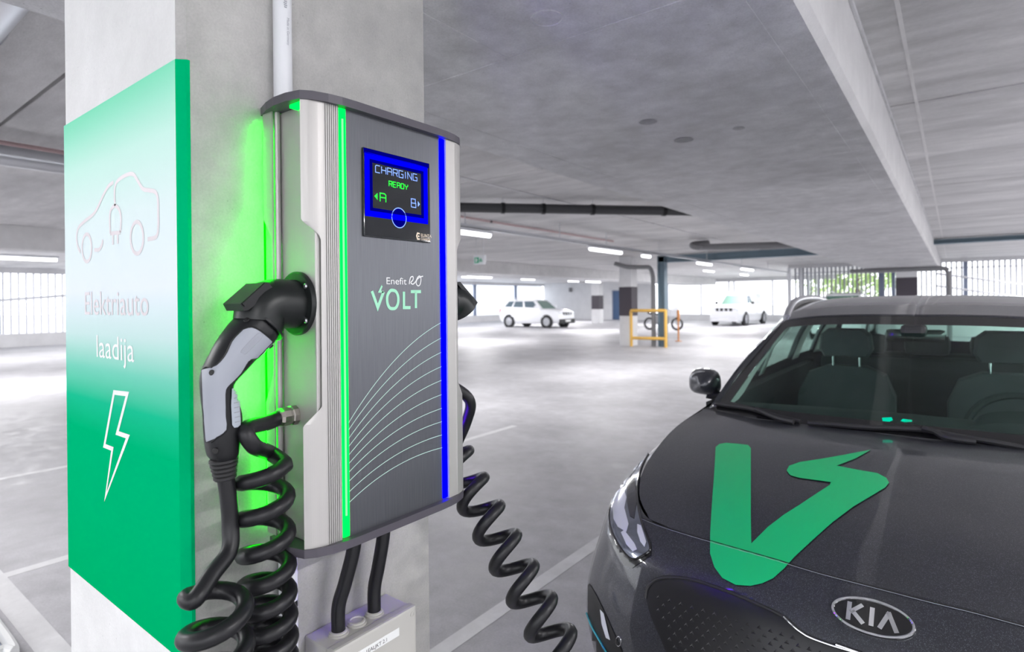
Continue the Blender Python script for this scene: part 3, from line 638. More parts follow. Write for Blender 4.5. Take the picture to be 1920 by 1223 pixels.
for sgn, nm in ((0, 'a'), (1, 'b')):
    my = (lambda y: y) if sgn == 0 else mir
    MB().tube([(-0.9615, my(0.5655), zb0), (-0.9615, my(0.5655), zb1)], 0.0055, 12).build('edge_bead', 'brushed_aluminium', ch, True)
    fl = [(-0.990, zb1), (-0.990, 1.682), (-0.964, 1.647), (-0.964, 1.403), (-0.988, 1.352), (-0.988, zb0), (-0.960, zb0), (-0.960, zb1)]
    MB().prism(fl, 1, my(0.5545), my(0.5575)).build('rear_flange', 'brushed_aluminium', ch)
    # ribbed front corner profile with the notch for the plug holder
    prof = [(-0.868, 0.5505), (-0.8665, 0.551)]
    main = smoothpath([(-0.8665, 0.551, 0), (-0.859, 0.560, 0), (-0.8535, 0.573, 0), (-0.850, 0.585, 0)], 4)
    pts2 = [(p[0], p[1]) for p in main]; ys = 0.585
    for k in range(7):
        y = 0.5852+k*0.0039; bx = -0.850+0.0022*(k/6)
        pts2 += [(bx, y), (bx, y+0.0026), (bx-0.0016, y+0.0028), (bx-0.0016, y+0.0037)]
    pts2 += [(-0.8478, 0.6135), (-0.853, 0.6140)]
    NZ = [zb0, 1.322, 1.326, 1.352, 1.356, 1.640, 1.646, 1.668, 1.672, zb1]
    def cutback(z):      # how far the side edge is cut back at height z
        for a, b in ((zb0, 0.0), (1.326, 0.0), (1.352, 0.027), (1.646, 0.028), (1.672, 0.0), (zb1, 0.0)): pass
        return float(np.interp(z, [1.324, 1.354, 1.643, 1.670], [0.0, 0.027, 0.028, 0.0], left=0.0, right=0.0))
    rows = []
    for z in NZ:
        cb = cutback(z); row = []
        for (x, y) in pts2:
            yy = max(y, 0.551+cb)
            if yy != y:
                x = float(np.interp(yy, [p[1] for p in pts2[:13]], [p[0] for p in pts2[:13]]))
            row.append((x, my(yy), z))
        rows.append(row)
    o = grid_mb(rows).build('front_profile', 'brushed_aluminium', ch, False)
    sm = o.modifiers.new('thickness', 'SOLIDIFY'); sm.thickness = 0.0025; sm.offset = -1 if sgn == 0 else 1
    # light strips
    y0, y1 = my(0.6152), my(0.6292)
    st_ = MB().box(CXF-0.004, CXF+0.0026, min(y0, y1), max(y0, y1), zb0+0.002, zb1-0.001, 0.002).build('light_strip', 'led_green' if sgn == 0 else 'led_blue', ch, label='glowing green light strip' if sgn == 0 else 'glowing blue light strip')
    if sgn == 0:
        MB().tube([(CXF+0.0022, 0.6215, zb0+0.04), (CXF+0.0022, 0.6215, zb1-0.02)], 0.0020, 8).build('light_core', 'led_green_core', st_)
    # light behind the housing, washing the pillar
    bm_ = 'backlight_green' if sgn == 0 else 'backlight_blue'
    MB().box(-0.9945, -0.991, my(0.5590) if sgn == 0 else my(0.5570), my(0.5570) if sgn == 0 else my(0.5590), zb0+0.02, zb1-0.02).build('back_light', bm_, ch)
    MB().prism([(-0.9655, zb0+0.2), (-0.9655, 1.64), (-0.9675, 1.64), (-0.9675, zb0+0.2)], 1, my(0.572), my(0.585)).build('back_light', bm_, ch)
    MB().box(-0.905, -0.872, min(my(0.556), my(0.571)), max(my(0.556), my(0.571)), zb1-0.006, zb1-0.0005).build('cap_glow', 'led_green' if sgn == 0 else 'led_blue', ch)  # emissive block standing in for the strips' glow under the cap
# front panel
pn = MB().box(CXF-0.005, CXF, 0.6295, mir(0.6295), zb0, zb1).build('front_panel', 'brushed_panel', ch, label='dark brushed metal front panel')
def cf(px, py): return onX(px, py, CXF)
NF = (1, 0, 0)
cv = MB()
rY = [603, 632, 659, 686, 712, 739, 765, 790, 815, 839]; lY = [797, 810, 826, 841, 857, 873, 889, 906, 926, 946]
for i in range(10):
    f = i/9; P = bez((651, lY[i]), (740-5*f, 650+(862-650)*f if i in (0, 9) else (lY[i]*0.28+rY[i]*0.72)-5), (831, rY[i]), 20)
    cv.ribbon([cf(x, y) for x, y in P], 0.0011, NF, False, 0.0004)
cv.build('curve_graphic', 'print_line', pn)
EY = V((0, 1, 0))
def cftext(txt, p0, p1, hpx, mat, name, parent, lift=0.0005, sp=1.0):
    a, b = cf(*p0), cf(*p1); t0 = text_mb(txt, a, EY, EZ, 1.0, spacing=sp); w = max(v[1] for v in t0.v)-a.y
    sz = (cf(p0[0], p0[1]-hpx).z-a.z)/0.72
    text_mb(txt, a, EY, EZ, sz, squeeze=(b.y-a.y)/(w*sz), lift=V((lift, 0, 0)), spacing=sp).build(name, mat, parent)
cftext('Enefit', (723, 533), (762, 534), 13.5, 'print_white', 'lettering', pn)
def cs(pts, w, mb, closed=False, smooth=True, n=6):
    P = [cf(*p) for p in pts]; P = smoothpath(P, n, closed) if smooth else P; mb.ribbon(P, w, NF, closed, 0.0005)
lg = MB(); cs([(767, 533), (768, 526), (770, 520), (774, 519), (774, 525), (770, 530), (774, 533), (779, 528), (783, 520), (787, 518), (789, 524), (787, 534), (783, 536), (780, 531), (782, 524), (787, 520), (793, 518)], 0.0022, lg); lg.build('infinity_logo', 'print_white', pn)
vm = MB(); W = 0.0062
cs([(697, 546), (708, 577), (719, 547)], W, vm, smooth=False); cs([(719, 548), (711, 547), (716, 536)], 0.004, vm, smooth=False)
vm.poly([cf(*p)+V((0.0006, 0, 0)) for p in [(708, 549), (716, 533), (714, 546), (720, 545)]])
cs([(726, 555), (731, 546), (736, 544.5), (742, 547), (746, 556), (746, 568), (742, 577), (736, 579), (730, 577), (726, 568)], W, vm, True)
cs([(757, 547), (757, 577), (769.5, 577)], W, vm, smooth=False); cs([(770, 547), (789, 547)], W, vm, smooth=False); cs([(779.5, 547), (779.5, 578)], W, vm, smooth=False)
vm.build('bolt_logo', 'print_mint', pn, label='mint green capital lettering with a small bolt')
# touch screen
sc0, sc1 = cf(677, 277), cf(804, 457)
sy0, sy1, sz0, sz1 = 0.6645, 0.8315, 1.6505, 1.8125
scn = MB().box(CXF+0.0001, CXF+0.0042, sy0, sy1, sz0, sz1, 0.0018).build('display', 'screen_black', ch, label='black glass display reading CHARGING READY')
SXF = CXF+0.0044
def sp_(u, v): return V((SXF, sy0+(sy1-sy0)*u, sz1-(sz1-sz0)*v))      # 0..1 across the glass
def sstroke(pts, w, mb, closed=False): mb.ribbon([sp_(*p) for p in pts], w, NF, closed, 0.0001)
fm = MB(); frame = [(0.05, 0.085), (0.925, 0.085), (0.925, 0.735), (0.05, 0.735)]
sstroke(frame, 0.0115, fm, True); fm.build('frame_glow', 'screen_blue', scn)
fm = MB(); sstroke([(0.005, 0.035), (0.985, 0.035)], 0.009, fm); sstroke([(0.105, 0.135), (0.87, 0.135), (0.87, 0.685), (0.105, 0.685)], 0.006, fm, True); fm.build('frame_halo', 'screen_blue_dim', scn)
fm = MB(); sstroke([(0.5+0.108*math.cos(2*PI*k/40), 0.74+0.117*math.sin(2*PI*k/40)) for k in range(40)], 0.0016, fm, True); fm.build('button_ring', 'screen_text', scn)
fm = MB(); fm.poly([sp_(0.5+0.1*math.cos(2*PI*k/30), 0.74+0.109*math.sin(2*PI*k/30))+V((0.00005, 0, 0)) for k in range(30)]); fm.build('button_fill', 'screen_blue_dim', scn)
GL = {'C': [[(1, 0), (0.15, 0), (0, 0.15), (0, 1), (1, 1)]], 'H': [[(0, 0), (0, 1)], [(0, 0.5), (1, 0.5)], [(1, 0), (1, 1)]], 'A': [[(0, 1), (0, 0), (0.8, 0), (1, 0.15), (1, 1)], [(0, 0.5), (1, 0.5)]],
      'R': [[(0, 1), (0, 0), (1, 0), (1, 0.5), (0, 0.5)], [(0.6, 0.5), (1, 1)]], 'G': [[(1, 0), (0, 0), (0, 1), (1, 1), (1, 0.5), (0.55, 0.5)]], 'I': [[(0.5, 0), (0.5, 1)]], 'N': [[(0, 1), (0, 0), (1, 1), (1, 0)]],
      'E': [[(1, 0), (0, 0), (0, 1), (1, 1)], [(0, 0.5), (0.9, 0.5)]], 'D': [[(0, 0), (0.85, 0), (1, 0.15), (1, 0.85), (0.85, 1), (0, 1), (0, 0)]], 'Y': [[(0, 0), (0, 0.3), (0.5, 0.55), (1, 0.3), (1, 0)], [(0.5, 0.55), (0.5, 1)]],
      'B': [[(0, 1), (0, 0), (0.9, 0), (0.9, 0.5), (0, 0.5)], [(0.9, 0.5), (1, 0.5), (1, 1), (0, 1)]]}
def lcd(txt, u0, v0, cw, chh, gap, w, mat, name):
    mb = MB(); u = u0
    for c_ in txt:
        ww = cw*(0.4 if c_ == 'I' else 1)
        for s_ in GL[c_]: sstroke([(u+x*ww, v0+y*chh) for x, y in s_], w, mb)
        u += ww+gap
    mb.build(name, mat, scn)
lcd('CHARGING', 0.165, 0.175, 0.062, 0.08, 0.023, 0.0015, 'screen_text', 'lettering')
lcd('READY', 0.355, 0.325, 0.042, 0.06, 0.018, 0.0017, 'screen_green', 'lettering')
lcd('A', 0.225, 0.485, 0.082, 0.095, 0, 0.0020, 'screen_green', 'lettering')
lcd('B', 0.69, 0.485, 0.072, 0.10, 0, 0.0017, 'screen_text', 'lettering')
MB().poly([sp_(0.145, 0.53), sp_(0.19, 0.49), sp_(0.19, 0.57)]).build('arrow_mark', 'screen_green', scn)
MB().poly([sp_(0.83, 0.535), sp_(0.795, 0.50), sp_(0.795, 0.57)]).build('arrow_mark', 'screen_text', scn)
t1 = text_mb('ELINTA', sp_(0.835, 0.935), EY, EZ, 0.0092, lift=V((0.0002, 0, 0))); t1.add(*(lambda q: (q.v, q.f))(text_mb('CHARGE', sp_(0.835, 0.975), EY, EZ, 0.0068, lift=V((0.0002, 0, 0)))))
fm = MB(); sstroke([(0.82, 0.90), (0.785, 0.895), (0.77, 0.93), (0.785, 0.968), (0.82, 0.965)], 0.003, fm); sstroke([(0.79, 0.932), (0.815, 0.932)], 0.003, fm); t1.add(fm.v, fm.f)
t1.build('maker_logo', 'logo_glow', scn)

# ------------------------------------------------------------------ plug holders (part of the charger) and plugs
HX, HZ = -0.909, 1.530
def holder(my, dirn):
    hs = MB().lathe([(0.0, 0.0), (0.0555, 0.0), (0.0555, 0.005), (0.053, 0.0075), (0.040, 0.0085), (0.0, 0.0085)], (HX, my(0.571), HZ), (0, dirn, 0), 48).build('plug_flange', 'holster_plastic', ch, True)
    for a in (40, 140, 220, 320):
        c = V((HX+0.0455*math.cos(math.radians(a)), my(0.571)+dirn*0.0075, HZ+0.0455*math.sin(math.radians(a))))
        MB().lathe([(0.0, 0.003), (0.003, 0.003), (0.0048, 0.0015), (0.005, 0)], c, (0, dirn, 0), 12).build('screw', 'steel', hs, True)
    return hs
hL = holder(lambda y: y, -1); hR = holder(mir, 1)
PXX = -0.909
def hp(px, py): return onX(px, py, PXX)
e0 = hp(452, 581); e1 = hp(518, 638); ec = (e0+e1)/2; ed = (e0-e1).cross(V((1, 0, 0))).normalized()
if ed.z > 0: ed = -ed
er = (e0-e1).length/2
def ring_yz(c, d, ry, rx, n=28, p=2.3):
    """superellipse ring around centre c, plane normal d (d lies in the YZ plane)"""
    u = V((0, -d.z, d.y)).normalized(); out = []
    for k in range(n):
        a = 2*PI*k/n; ca, sa = math.cos(a), math.sin(a); f = (abs(ca)**p+abs(sa)**p)**(-1/p)
        out.append(c+u*(ry*ca*f)+V((1, 0, 0))*(rx*sa*f))
    return out
start = V((PXX, 0.564, HZ-0.001)); mid = V((PXX, start.y-0.035, HZ+0.0))
cpts = [start, mid]+[None]
ctrl = mid+(V((0, -1, 0)))*0.030
path = [start]+[V(p) for p in bez(mid, ctrl, ec, 8)]
rings = []
for i, p in enumerate(path):
    d = (path[min(i+1, len(path)-1)]-path[max(i-1, 0)]).normalized()
    if i == len(path)-1: d = ed
    r = er*(1.0+0.06*(1-i/(len(path)-1))); rings.append(ring_yz(p, d, r, r*0.98, 32, 2.0))
MB().loft(rings).build('plug_sleeve', 'holster_plastic', hL, True)
MB().loft([ring_yz(ec-ed*0.006, ed, er*1.0, er*0.98, 32, 2), ring_yz(ec-ed*0.005, ed, er*1.05, er*1.03, 32, 2), ring_yz(ec-ed*0.001, ed, er*1.05, er*1.03, 32, 2), ring_yz(ec, ed, er*1.0, er*0.98, 32, 2)]).build('sleeve_collar', 'black_plastic', hL, True)
lt = [hp(*p) for p in [(434, 570), (478, 531), (486, 531), (494, 540), (462, 572), (448, 582), (441, 583)]]
MB().prism([(p.y, p.z) for p in lt], 0, PXX-0.028, PXX+0.028).build('latch_lid', 'black_plastic', hL)
MB().prism([(p.y, p.z) for p in [hp(436, 570), hp(480, 531), hp(484, 532), hp(441, 575)]], 0, PXX-0.031, PXX+0.031).build('latch_rib', 'black_plastic', hL)

plug = thing('charging_plug', 'black and grey plug with coiled cable resting in the green lit side holder', 'charging cable', (PXX, 0.40, 1.25))
secs = [((488, 605), (-0.70, 0.72), 37, 0.034), ((478, 617), (-0.70, 0.72), 41, 0.0365), ((455, 641), (-0.70, 0.72), 40, 0.034), ((428, 676), (-0.62, 0.78), 36, 0.030), ((407, 712), (-0.35, 0.94), 30, 0.027), ((409, 742), (0.05, 1), 31, 0.026), ((416, 775), (0.06, 1), 35, 0.0255), ((417, 805), (0.03, 1), 34.5, 0.0255), ((416, 832), (0.05, 1), 31, 0.025), ((417, 852), (0.1, 1), 28, 0.023), ((419, 862), (0.12, 1), 22, 0.019)]
rings = []
for (c, d, hw, tx) in secs:
    L = math.hypot(*d); n_ = (d[1]/L, -d[0]/L); a, b = hp(c[0]-n_[0]*hw, c[1]-n_[1]*hw), hp(c[0]+n_[0]*hw, c[1]+n_[1]*hw)
    a, b = a.lerp(b, 0.04), b.lerp(a, 0.04); ctr = (a+b)/2; dd = (a-b).cross(V((1, 0, 0))).normalized(); dd = -dd if dd.z > 0 else dd
    rings.append(ring_yz(ctr, dd, (a-b).length/2, tx, 28, 2.6))
dense = [list(r) for r in zip(*[smoothpath(col, 5) for col in zip(*[[tuple(p) for p in r] for r in rings])])]
pbm = MB().loft([[V(p) for p in r] for r in dense]); pbm.build('plug_body', 'black_plastic', plug, True)
BP = BVHTree.FromPolygons([V(p) for p in pbm.v], pbm.f)
def shell(pts, x0, x1, mat, name, parent, inset=0.0035):
    Xf = x1; P = [onX(px, py, Xf) for px, py in pts]; P = [V((p.y, p.z)) for p in P]; n = len(P); area = sum(P[i].x*P[(i+1) % n].y-P[(i+1) % n].x*P[i].y for i in range(n))
    I = []
    for i in range(n):
        d0 = (P[i]-P[i-1]).normalized(); d1 = (P[(i+1) % n]-P[i]).normalized(); s_ = 1 if area > 0 else -1
        nn = (V((-d0.y, d0.x))+V((-d1.y, d1.x)))*s_; nn = nn.normalized() if nn.length > 1e-6 else V((0, 0)); I.append(P[i]+nn*inset)
    r = [[(x0, p.x, p.y) for p in I], [(x0+inset, p.x, p.y) for p in P], [(x1-inset, p.x, p.y) for p in P], [(x1-inset*0.35, (p.x*0.4+q.x*0.6), (p.y*0.4+q.y*0.6)) for p, q in zip(P, I)], [(x1, p.x, p.y) for p in I]]
    mb = MB(); N_ = len(P); mb.v = [p for ring_ in r for p in ring_]
    for k in range(4):
        for i in range(N_): mb.f.append((k*N_+i, k*N_+(i+1) % N_, (k+1)*N_+(i+1) % N_, (k+1)*N_+i))
    tri = tessellate_polygon([[V((p.x, p.y, 0)) for p in I]])
    mb.f += [tuple(t) for t in tri]+[tuple(i+4*N_ for i in reversed(t)) for t in tri]
    return mb.build(name, mat, parent, True)
gp = [(459, 617), (472, 614), (488, 621), (510, 641), (506, 652), (482, 671), (470, 674), (461, 684), (451, 700), (436, 716), (426, 727), (423, 739), (424, 780), (425, 806), (408, 820), (388, 829), (383, 770), (380, 694), (398, 690), (414, 678), (426, 661), (435, 641), (447, 627)]
gs = decal(gp, BP, 0.0018, 4).build('grip_cover', 'grip_grey', plug, 'all', label='light grey grip cover')
MB().tube(cast_path(gp, BP, 0.0012, 2, True), 0.0014, 6, closed=True).build('cover_seam', 'black_plastic', gs, True)
tg = decal([(433, 729), (440, 726), (446, 748), (449, 785), (449, 797), (444, 801), (438, 802), (434, 797), (432, 760)], BP, 0.0022, 3).build('trigger', 'trigger_grey', plug, 'all')
for k in range(7):
    pr = cast_path([(436+k*0.5, 738+k*9), (446+k*0.4, 736+k*9)], BP, 0.0026, 2)
    if len(pr) > 1: MB().tube(pr, 0.0006, 5).build('grip_rib', 'ink_grey', tg)
for (px, py) in ((398, 699), (405, 845), (463, 601), (507, 649)):
    dd = ray(px, py).normalized(); hh = BP.ray_cast(EYE, dd)
    if hh[0] is None: continue
    n2 = hh[1] if hh[1].dot(dd) < 0 else -hh[1]
    MB().lathe([(0.0, 0.0026), (0.0040, 0.0026), (0.0046, 0.0016), (0.0, -0.002)], hh[0], n2, 14).build('screw_hole', 'ink_black', plug, True)
bf = cast_path([(452, 657), (482, 626), (491, 628), (489, 634), (461, 663), (455, 662)], BP, 0.0019, 3, True)
MB().tube(bf, 0.0004, 5, closed=True).build('emboss_frame', 'ink_grey', gs)
hq = BP.ray_cast(EYE, ray(474, 645).normalized()); nq = hq[1] if hq[1].x > 0 else -hq[1]
ta, tb = [BP.ray_cast(EYE, ray(*q).normalized())[0]+nq*0.0022 for q in ((460, 660), (487, 633))]
exx = (tb-ta).normalized(); eyy = nq.cross(exx).normalized(); eyy = eyy if eyy.z > 0 else -eyy
tq = text_mb('DUOSIDA', ta, exx, eyy, 0.0095); wq = max((V(v)-ta).dot(exx) for v in tq.v)
text_mb('DUOSIDA', ta, exx, eyy, 0.0095, squeeze=(tb-ta).length*0.98/wq).build('emboss_word', 'ink_grey', gs)
# strain relief
for k in range(5):
    c0 = hp(419.5+k*0.6, 858+k*8); rr = 0.0215-0.0011*k
    MB().loft([ring_yz(c0, V((0, 0.06, -1)), rr*0.9, rr*0.85, 20, 2), ring_yz(c0-V((0, 0, 0.0018)), V((0, 0.06, -1)), rr, rr*0.95, 20, 2), ring_yz(c0-V((0, 0, 0.0052)), V((0, 0.06, -1)), rr, rr*0.95, 20, 2), ring_yz(c0-V((0, 0, 0.0072)), V((0, 0.06, -1)), rr*0.88, rr*0.82, 20, 2)]).build('strain_relief', 'rubber_black', plug, True)
# the coiled cord: gland -> coil down -> turn -> coil up -> plug
RC = 0.0128
ghL = V((-0.922, 0.571, 1.334))
def helix(c0, c1, R, turns, ph0, n=20, lean=0.0):
    """coil about the line c0->c1; angle grows right, front, left, back as seen by the camera"""
    ax = (c1-c0); L = ax.length; a = ax.normalized(); ex = RGT-a*RGT.dot(a); ex.normalize(); ey = a.cross(ex); ey = ey if ey.dot(FWD) < 0 else -ey
    N_ = int(turns*n); return [c0+ax*(i/N_)+ex*(R*math.cos(ph0+2*PI*turns*i/N_))+ey*(R*math.sin(ph0+2*PI*turns*i/N_)) for i in range(N_+1)]
LY = [905, 972, 1040, 1096, 1141, 1183, 1222, 1262, 1302, 1342, 1382, 1422]          # photo heights of the left bends
A_ = []
for i in range(0, 22*11+1):
    tt = i/22; py = float(np.interp(tt-0.5, [-0.5]+list(range(12)), [872]+LY)); c = onX(496+8*min(1, tt/6), py, -0.905); a = 2*PI*tt
    A_.append(c+RGT*(0.0350*math.cos(a))-FWD*(0.0350*math.sin(a)))
cA = onX(496, 872, -0.905)
l1 = onX(462, 812, -0.885)
lead = smoothpath([tuple(ghL+V((0, -0.030, 0.0))), tuple(ghL+V((0.006, -0.055, -0.004))), tuple(l1+V((0, 0, 0.006))), tuple(l1+V((0.004, 0.010, -0.022))), tuple(cA+FWD*0.03-RGT*0.004+V((0, 0, 0.012))), tuple(A_[0]), tuple(A_[2])], 7)
cC = onX(402, 1118, -0.86); cD = cC+V((0.0, 0.012, -0.36))
B_ = helix(cC, cD, 0.040, 6.5, PI, 22)
p_ = [hp(421, 884), hp(428, 930), hp(432, 985), hp(424, 1030)+V((0.01, 0, 0)), onX(400, 1075, -0.885), onX(366, 1124, -0.87)]
tail = smoothpath([tuple(p) for p in p_]+[tuple(B_[0]), tuple(B_[3])], 8)
ub = [tuple(A_[-2]), tuple(A_[-1]), tuple((A_[-1]+B_[-1])/2+V((0.02, 0, -0.12))), tuple(B_[-1]), tuple(B_[-2])]
full = [V(p) for p in lead[:-7]]+A_[2:-1]+[V(p) for p in smoothpath(ub, 8)[8:-8]]+B_[3:-1][::-1]+[V(p) for p in tail[:-8]][::-1]
MB().tube(full, RC, 14).build('coiled_cord', 'rubber_cable', plug, True)
gd = MB().lathe([(0.0, 0), (0.0175, 0.0), (0.0175, 0.009), (0.0155, 0.011), (0.0155, 0.014), (0.0165, 0.015), (0.0165, 0.027), (0.0145, 0.032), (0.0120, 0.034), (0, 0.034)], ghL, (0, -1, 0), 10).build('cable_gland', 'nickel', ch)
# right hand plug and cord
rp = thing('charging_cable', 'stretched black coil cable leading away from the blue lit side of the charger', 'charging cable', (PXX, 1.05, 1.3))
rs = V((PXX, mir(0.564), HZ)); rr_ = [rs]+[V(p) for p in bez(tuple(rs+V((0, 0.026, 0))), tuple(rs+V((0, 0.044, 0))), tuple(rs+V((0, 0.058, -0.022))), 6)]; rings = []
for i, p in enumerate(rr_):
    d = (rr_[min(i+1, len(rr_)-1)]-rr_[max(i-1, 0)]).normalized(); rings.append(ring_yz(p, d, 0.040, 0.039, 28, 2.0))
MB().loft(rings).build('plug_sleeve', 'holster_plastic', hR, True)
lid = [rs+V((0, 0.020, 0.042)), rs+V((0, 0.032, 0.045)), rs+V((0, 0.092, -0.002)), rs+V((0, 0.084, -0.010))]
MB().prism([(p.y, p.z) for p in lid], 0, PXX-0.026, PXX+0.026).build('latch_lid', 'black_plastic', hR)
rg = V((-0.922, mir(0.571), 1.334))
MB().lathe([(0.0, 0), (0.0175, 0.0), (0.0175, 0.009), (0.0155, 0.012), (0.0165, 0.015), (0.0165, 0.027), (0.0120, 0.034), (0, 0.034)], rg, (0, 1, 0), 10).build('cable_gland', 'nickel', ch)
hA = onX(846, 848, -0.95); dpt = lambda px, py, d: EYE+ray(px, py)*d
hB = dpt(1055, 1230, 1.17)
HC = helix(hA, hA+(hB-hA)*1.7, 0.0385, 11.3, -0.5*PI, 22)
ld = smoothpath([tuple(rg+V((0, 0.025, 0))), tuple(rg+V((0.0, 0.060, -0.004))), tuple(rg+V((0.012, 0.098, -0.040))), tuple(rg+V((-0.012, 0.110, -0.095))), tuple(HC[0]), tuple(HC[4])], 7)
end = HC[-1]; fl_ = smoothpath([tuple(HC[-2]), tuple(end), tuple(end+V((0.1, -0.05, -0.10))), (end.x+0.25, end.y-0.15, 0.012), (end.x+0.6, end.y-0.25, 0.012)], 8)
MB().tube([V(p) for p in ld[:-1]]+HC[4:-1]+[V(p) for p in fl_[8:]], 0.0130, 14).build('coiled_cord', 'rubber_cable', rp, True)

# ------------------------------------------------------------------ conduit, supply cables, junction box
cd = thing('conduit_pipe', 'white plastic conduit running down the pillar behind the charger', 'conduit', (-0.983, 0.591, 0))
MB().tube([(-0.983, 0.591, 0.0), (-0.983, 0.591, ZB)], 0.0165, 24).build('pipe_run', 'white_plastic', cd, True)
cz = onX(562, 1128, -0.97).z
MB().tube([(-0.983, 0.591, cz-0.006), (-0.983, 0.591, cz+0.006)], 0.0178, 24).build('pipe_clip', 'chrome', cd, True)
pmk = MB()
for k in range(9): pmk.box(-0.9666, -0.9662, 0.584+0.0006*(k % 3), 0.590+0.0008*(k % 2), 2.10-k*0.0035, 2.102-k*0.0035)
pmk.build('print_marks', 'ink_grey', cd)
pt_ = text_mb('Made in Germany', (-0.9661, 0.590, 2.055), V((0, 0, -1)), V((0, 1, 0)), 0.007); pt_.build('print_marks', 'ink_grey', cd)
jx = -0.905; jz = 0.889
jb = thing('junction_box', 'grey plastic junction box with two black supply cables below the charger', 'junction box', (-0.95, 0.73, 0.70))
MB().box(-0.9995, jx-0.022, 0.634, 0.834, 0.70, jz, 0.004).build('box_body', 'box_plastic', jb)
lid_ = MB().box(jx-0.022, jx, 0.631, 0.837, 0.697, jz+0.003, 0.005).build('box_lid', 'box_plastic', jb)
c = V((jx, 0.825, jz-0.012)); MB().lathe([(0.0055, 0), (0.0055, 0.0008), (0.004, 0.001), (0.0035, -0.001), (0, -0.001)], c, (1, 0, 0), 14).build('lid_screw', 'box_plastic', lid_)
for (y, cap_) in ((0.677, 1), (0.72, 0), (0.764, 1)):
    MB().lathe([(0.0195, 0), (0.0195, 0.003), (0.0165, 0.004), (0.0165, 0.007), (0.0135, 0.008), (0.0128, 0.005), (0.0, 0.005)], (-0.952, y, jz), (0, 0, 1), 24).build('cable_grommet', 'box_plastic', jb, True)
la, lb = onX(664, 1212, jx), onX(747, 1178, jx)
l0, l1 = onX(671, 1217, jx), onX(748, 1177, jx)
MB().box(jx, jx+0.0008, l0.y-0.012, l1.y, l1.z-0.016, l1.z).build('label_strip', 'label_white', lid_, label='white paper label strip')
tj = text_mb('1EALJKT 2.1', (jx+0.001, onX(685, 1213, jx).y, l1.z-0.0125), EY, EZ, 0.0105); tj.build('lettering', 'ink_black', lid_)
for i, (pa, pb) in enumerate((((-0.93, 0.700, CZ0+0.004), (-0.952, 0.677, jz+0.003)), ((-0.93, 0.773, CZ0+0.004), (-0.952, 0.764, jz+0.003)))):
    a, b = V(pa), V(pb); pth = smoothpath([tuple(a), tuple(a+V((0, -0.001, -0.05))), tuple(a.lerp(b, 0.55)), tuple(b+V((0.0, 0.001, 0.05))), tuple(b)], 8)
    MB().tube(pth, 0.0135, 16).build('supply_cable', 'rubber_cable', jb, True)

# ================================================================== DARK CAR
KX, KY = -0.15, 1.40
car = thing('car', 'dark grey electric crossover with a green bolt letter on its bonnet', 'car', (KX, KY+2.1, 0))
def K(u, v, z): return (KX-u, KY+v, z)          # u measured towards the charger side
top = [(0, .175, .858), (.25, .182, .858), (.45, .212, .855), (.60, .262, .853), (.695, .385, .872), (.757, .56, .906), (.79, .78, .948), (.806, 1.02, .982), (.80, 1.36, 1.016), (.855, 2.2, 1.05), (.85, 3.2, 1.08), (.80, 3.85, 1.10), (.70, 4.12, 1.10), (.42, 4.2, 1.10), (0, 4.22, 1.10)]
plan = [(0, 0), (.25, .012), (.45, .05), (.65, .112), (.79, .21), (.872, .375), (.898, .62), (.905, .95), (.903, 1.4), (.9, 2.2), (.9, 3.2), (.875, 3.9), (.77, 4.25), (.45, 4.35), (0, 4.37)]
def arow(z, us, dvf, dvr):
    out = []
    for i, (u, v) in enumerate(plan):
        f = max(0, 1-v/0.9); r = max(0, (v-3.5)/0.87); out.append((u*us, v+dvf*f-dvr*r, z))
    return out
r3 = []
for (u, v), (tu, tv, tz) in zip(plan, top):
    f = max(0, 1-v/1.2); k = 0.50; r3.append((u*0.985*(1-0.25)+tu*0.25+0.012*(1-f), v*(0.75)+tv*0.25+0.0, 0.735*f+0.80*(1-f)))
r35 = []
for (u, v, z), (tu, tv, tz) in zip(r3, top):
    r35.append((u*0.48+tu*0.52+0.022, v*0.52+tv*0.48-0.010, z*0.42+tz*0.58))
r35[0] = (0, r35[0][1], r35[0][2]); r35[-1] = (0, r35[-1][1], r35[-1][2])
r3[0] = (0, r3[0][1], r3[0][2]); r3[-1] = (0, r3[-1][1], r3[-1][2])
ctrl = [arow(.20, .955, .13, .12), arow(.38, .985, .03, .03), arow(.56, 1.0, 0, 0), r3, r35, top]
G = surf([[K(*p) for p in r] for r in ctrl], 5, 7)
def arch(i, j):
    p = [G[i][j], G[i+1][j+1]]; y = sum(q[1] for q in p)/2-KY; z = sum(q[2] for q in p)/2; x = abs(sum(q[0] for q in p)/2-KX)
    return x > 0.6 and min(math.hypot(y-.87, z-.33), math.hypot(y-3.57, z-.33)) < 0.355
bodymb = grid_mb(G, lambda i, j: not arch(i, j)); bodymb.mirrorx(KX)
body = bodymb.build('body_shell', 'car_paint', car, 'all')
hood_ctrl = [[(0, .175, .858), (.25, .182, .858), (.45, .212, .855), (.60, .262, .853)],
             [(0, .36, .918), (.25, .37, .917), (.47, .385, .905), (.693, .39, .877)],
             [(0, .58, .960), (.27, .58, .957), (.53, .575, .941), (.755, .563, .911)],
             [(0, .80, .993), (.27, .80, .990), (.55, .80, .975), (.787, .785, .952)],
             [(0, 1.0, 1.013), (.27, 1.0, 1.011), (.55, 1.015, 1.0), (.803, 1.03, .985)],
             [(0, 1.15, 1.021), (.27, 1.155, 1.021), (.55, 1.20, 1.017), (.79, 1.31, 1.012)]]
HG = surf([[K(*p) for p in r] for r in hood_ctrl], 7, 8)
hoodmb = grid_mb(HG).mirrorx(KX); hood = hoodmb.build('bonnet', 'car_paint', car, 'all')
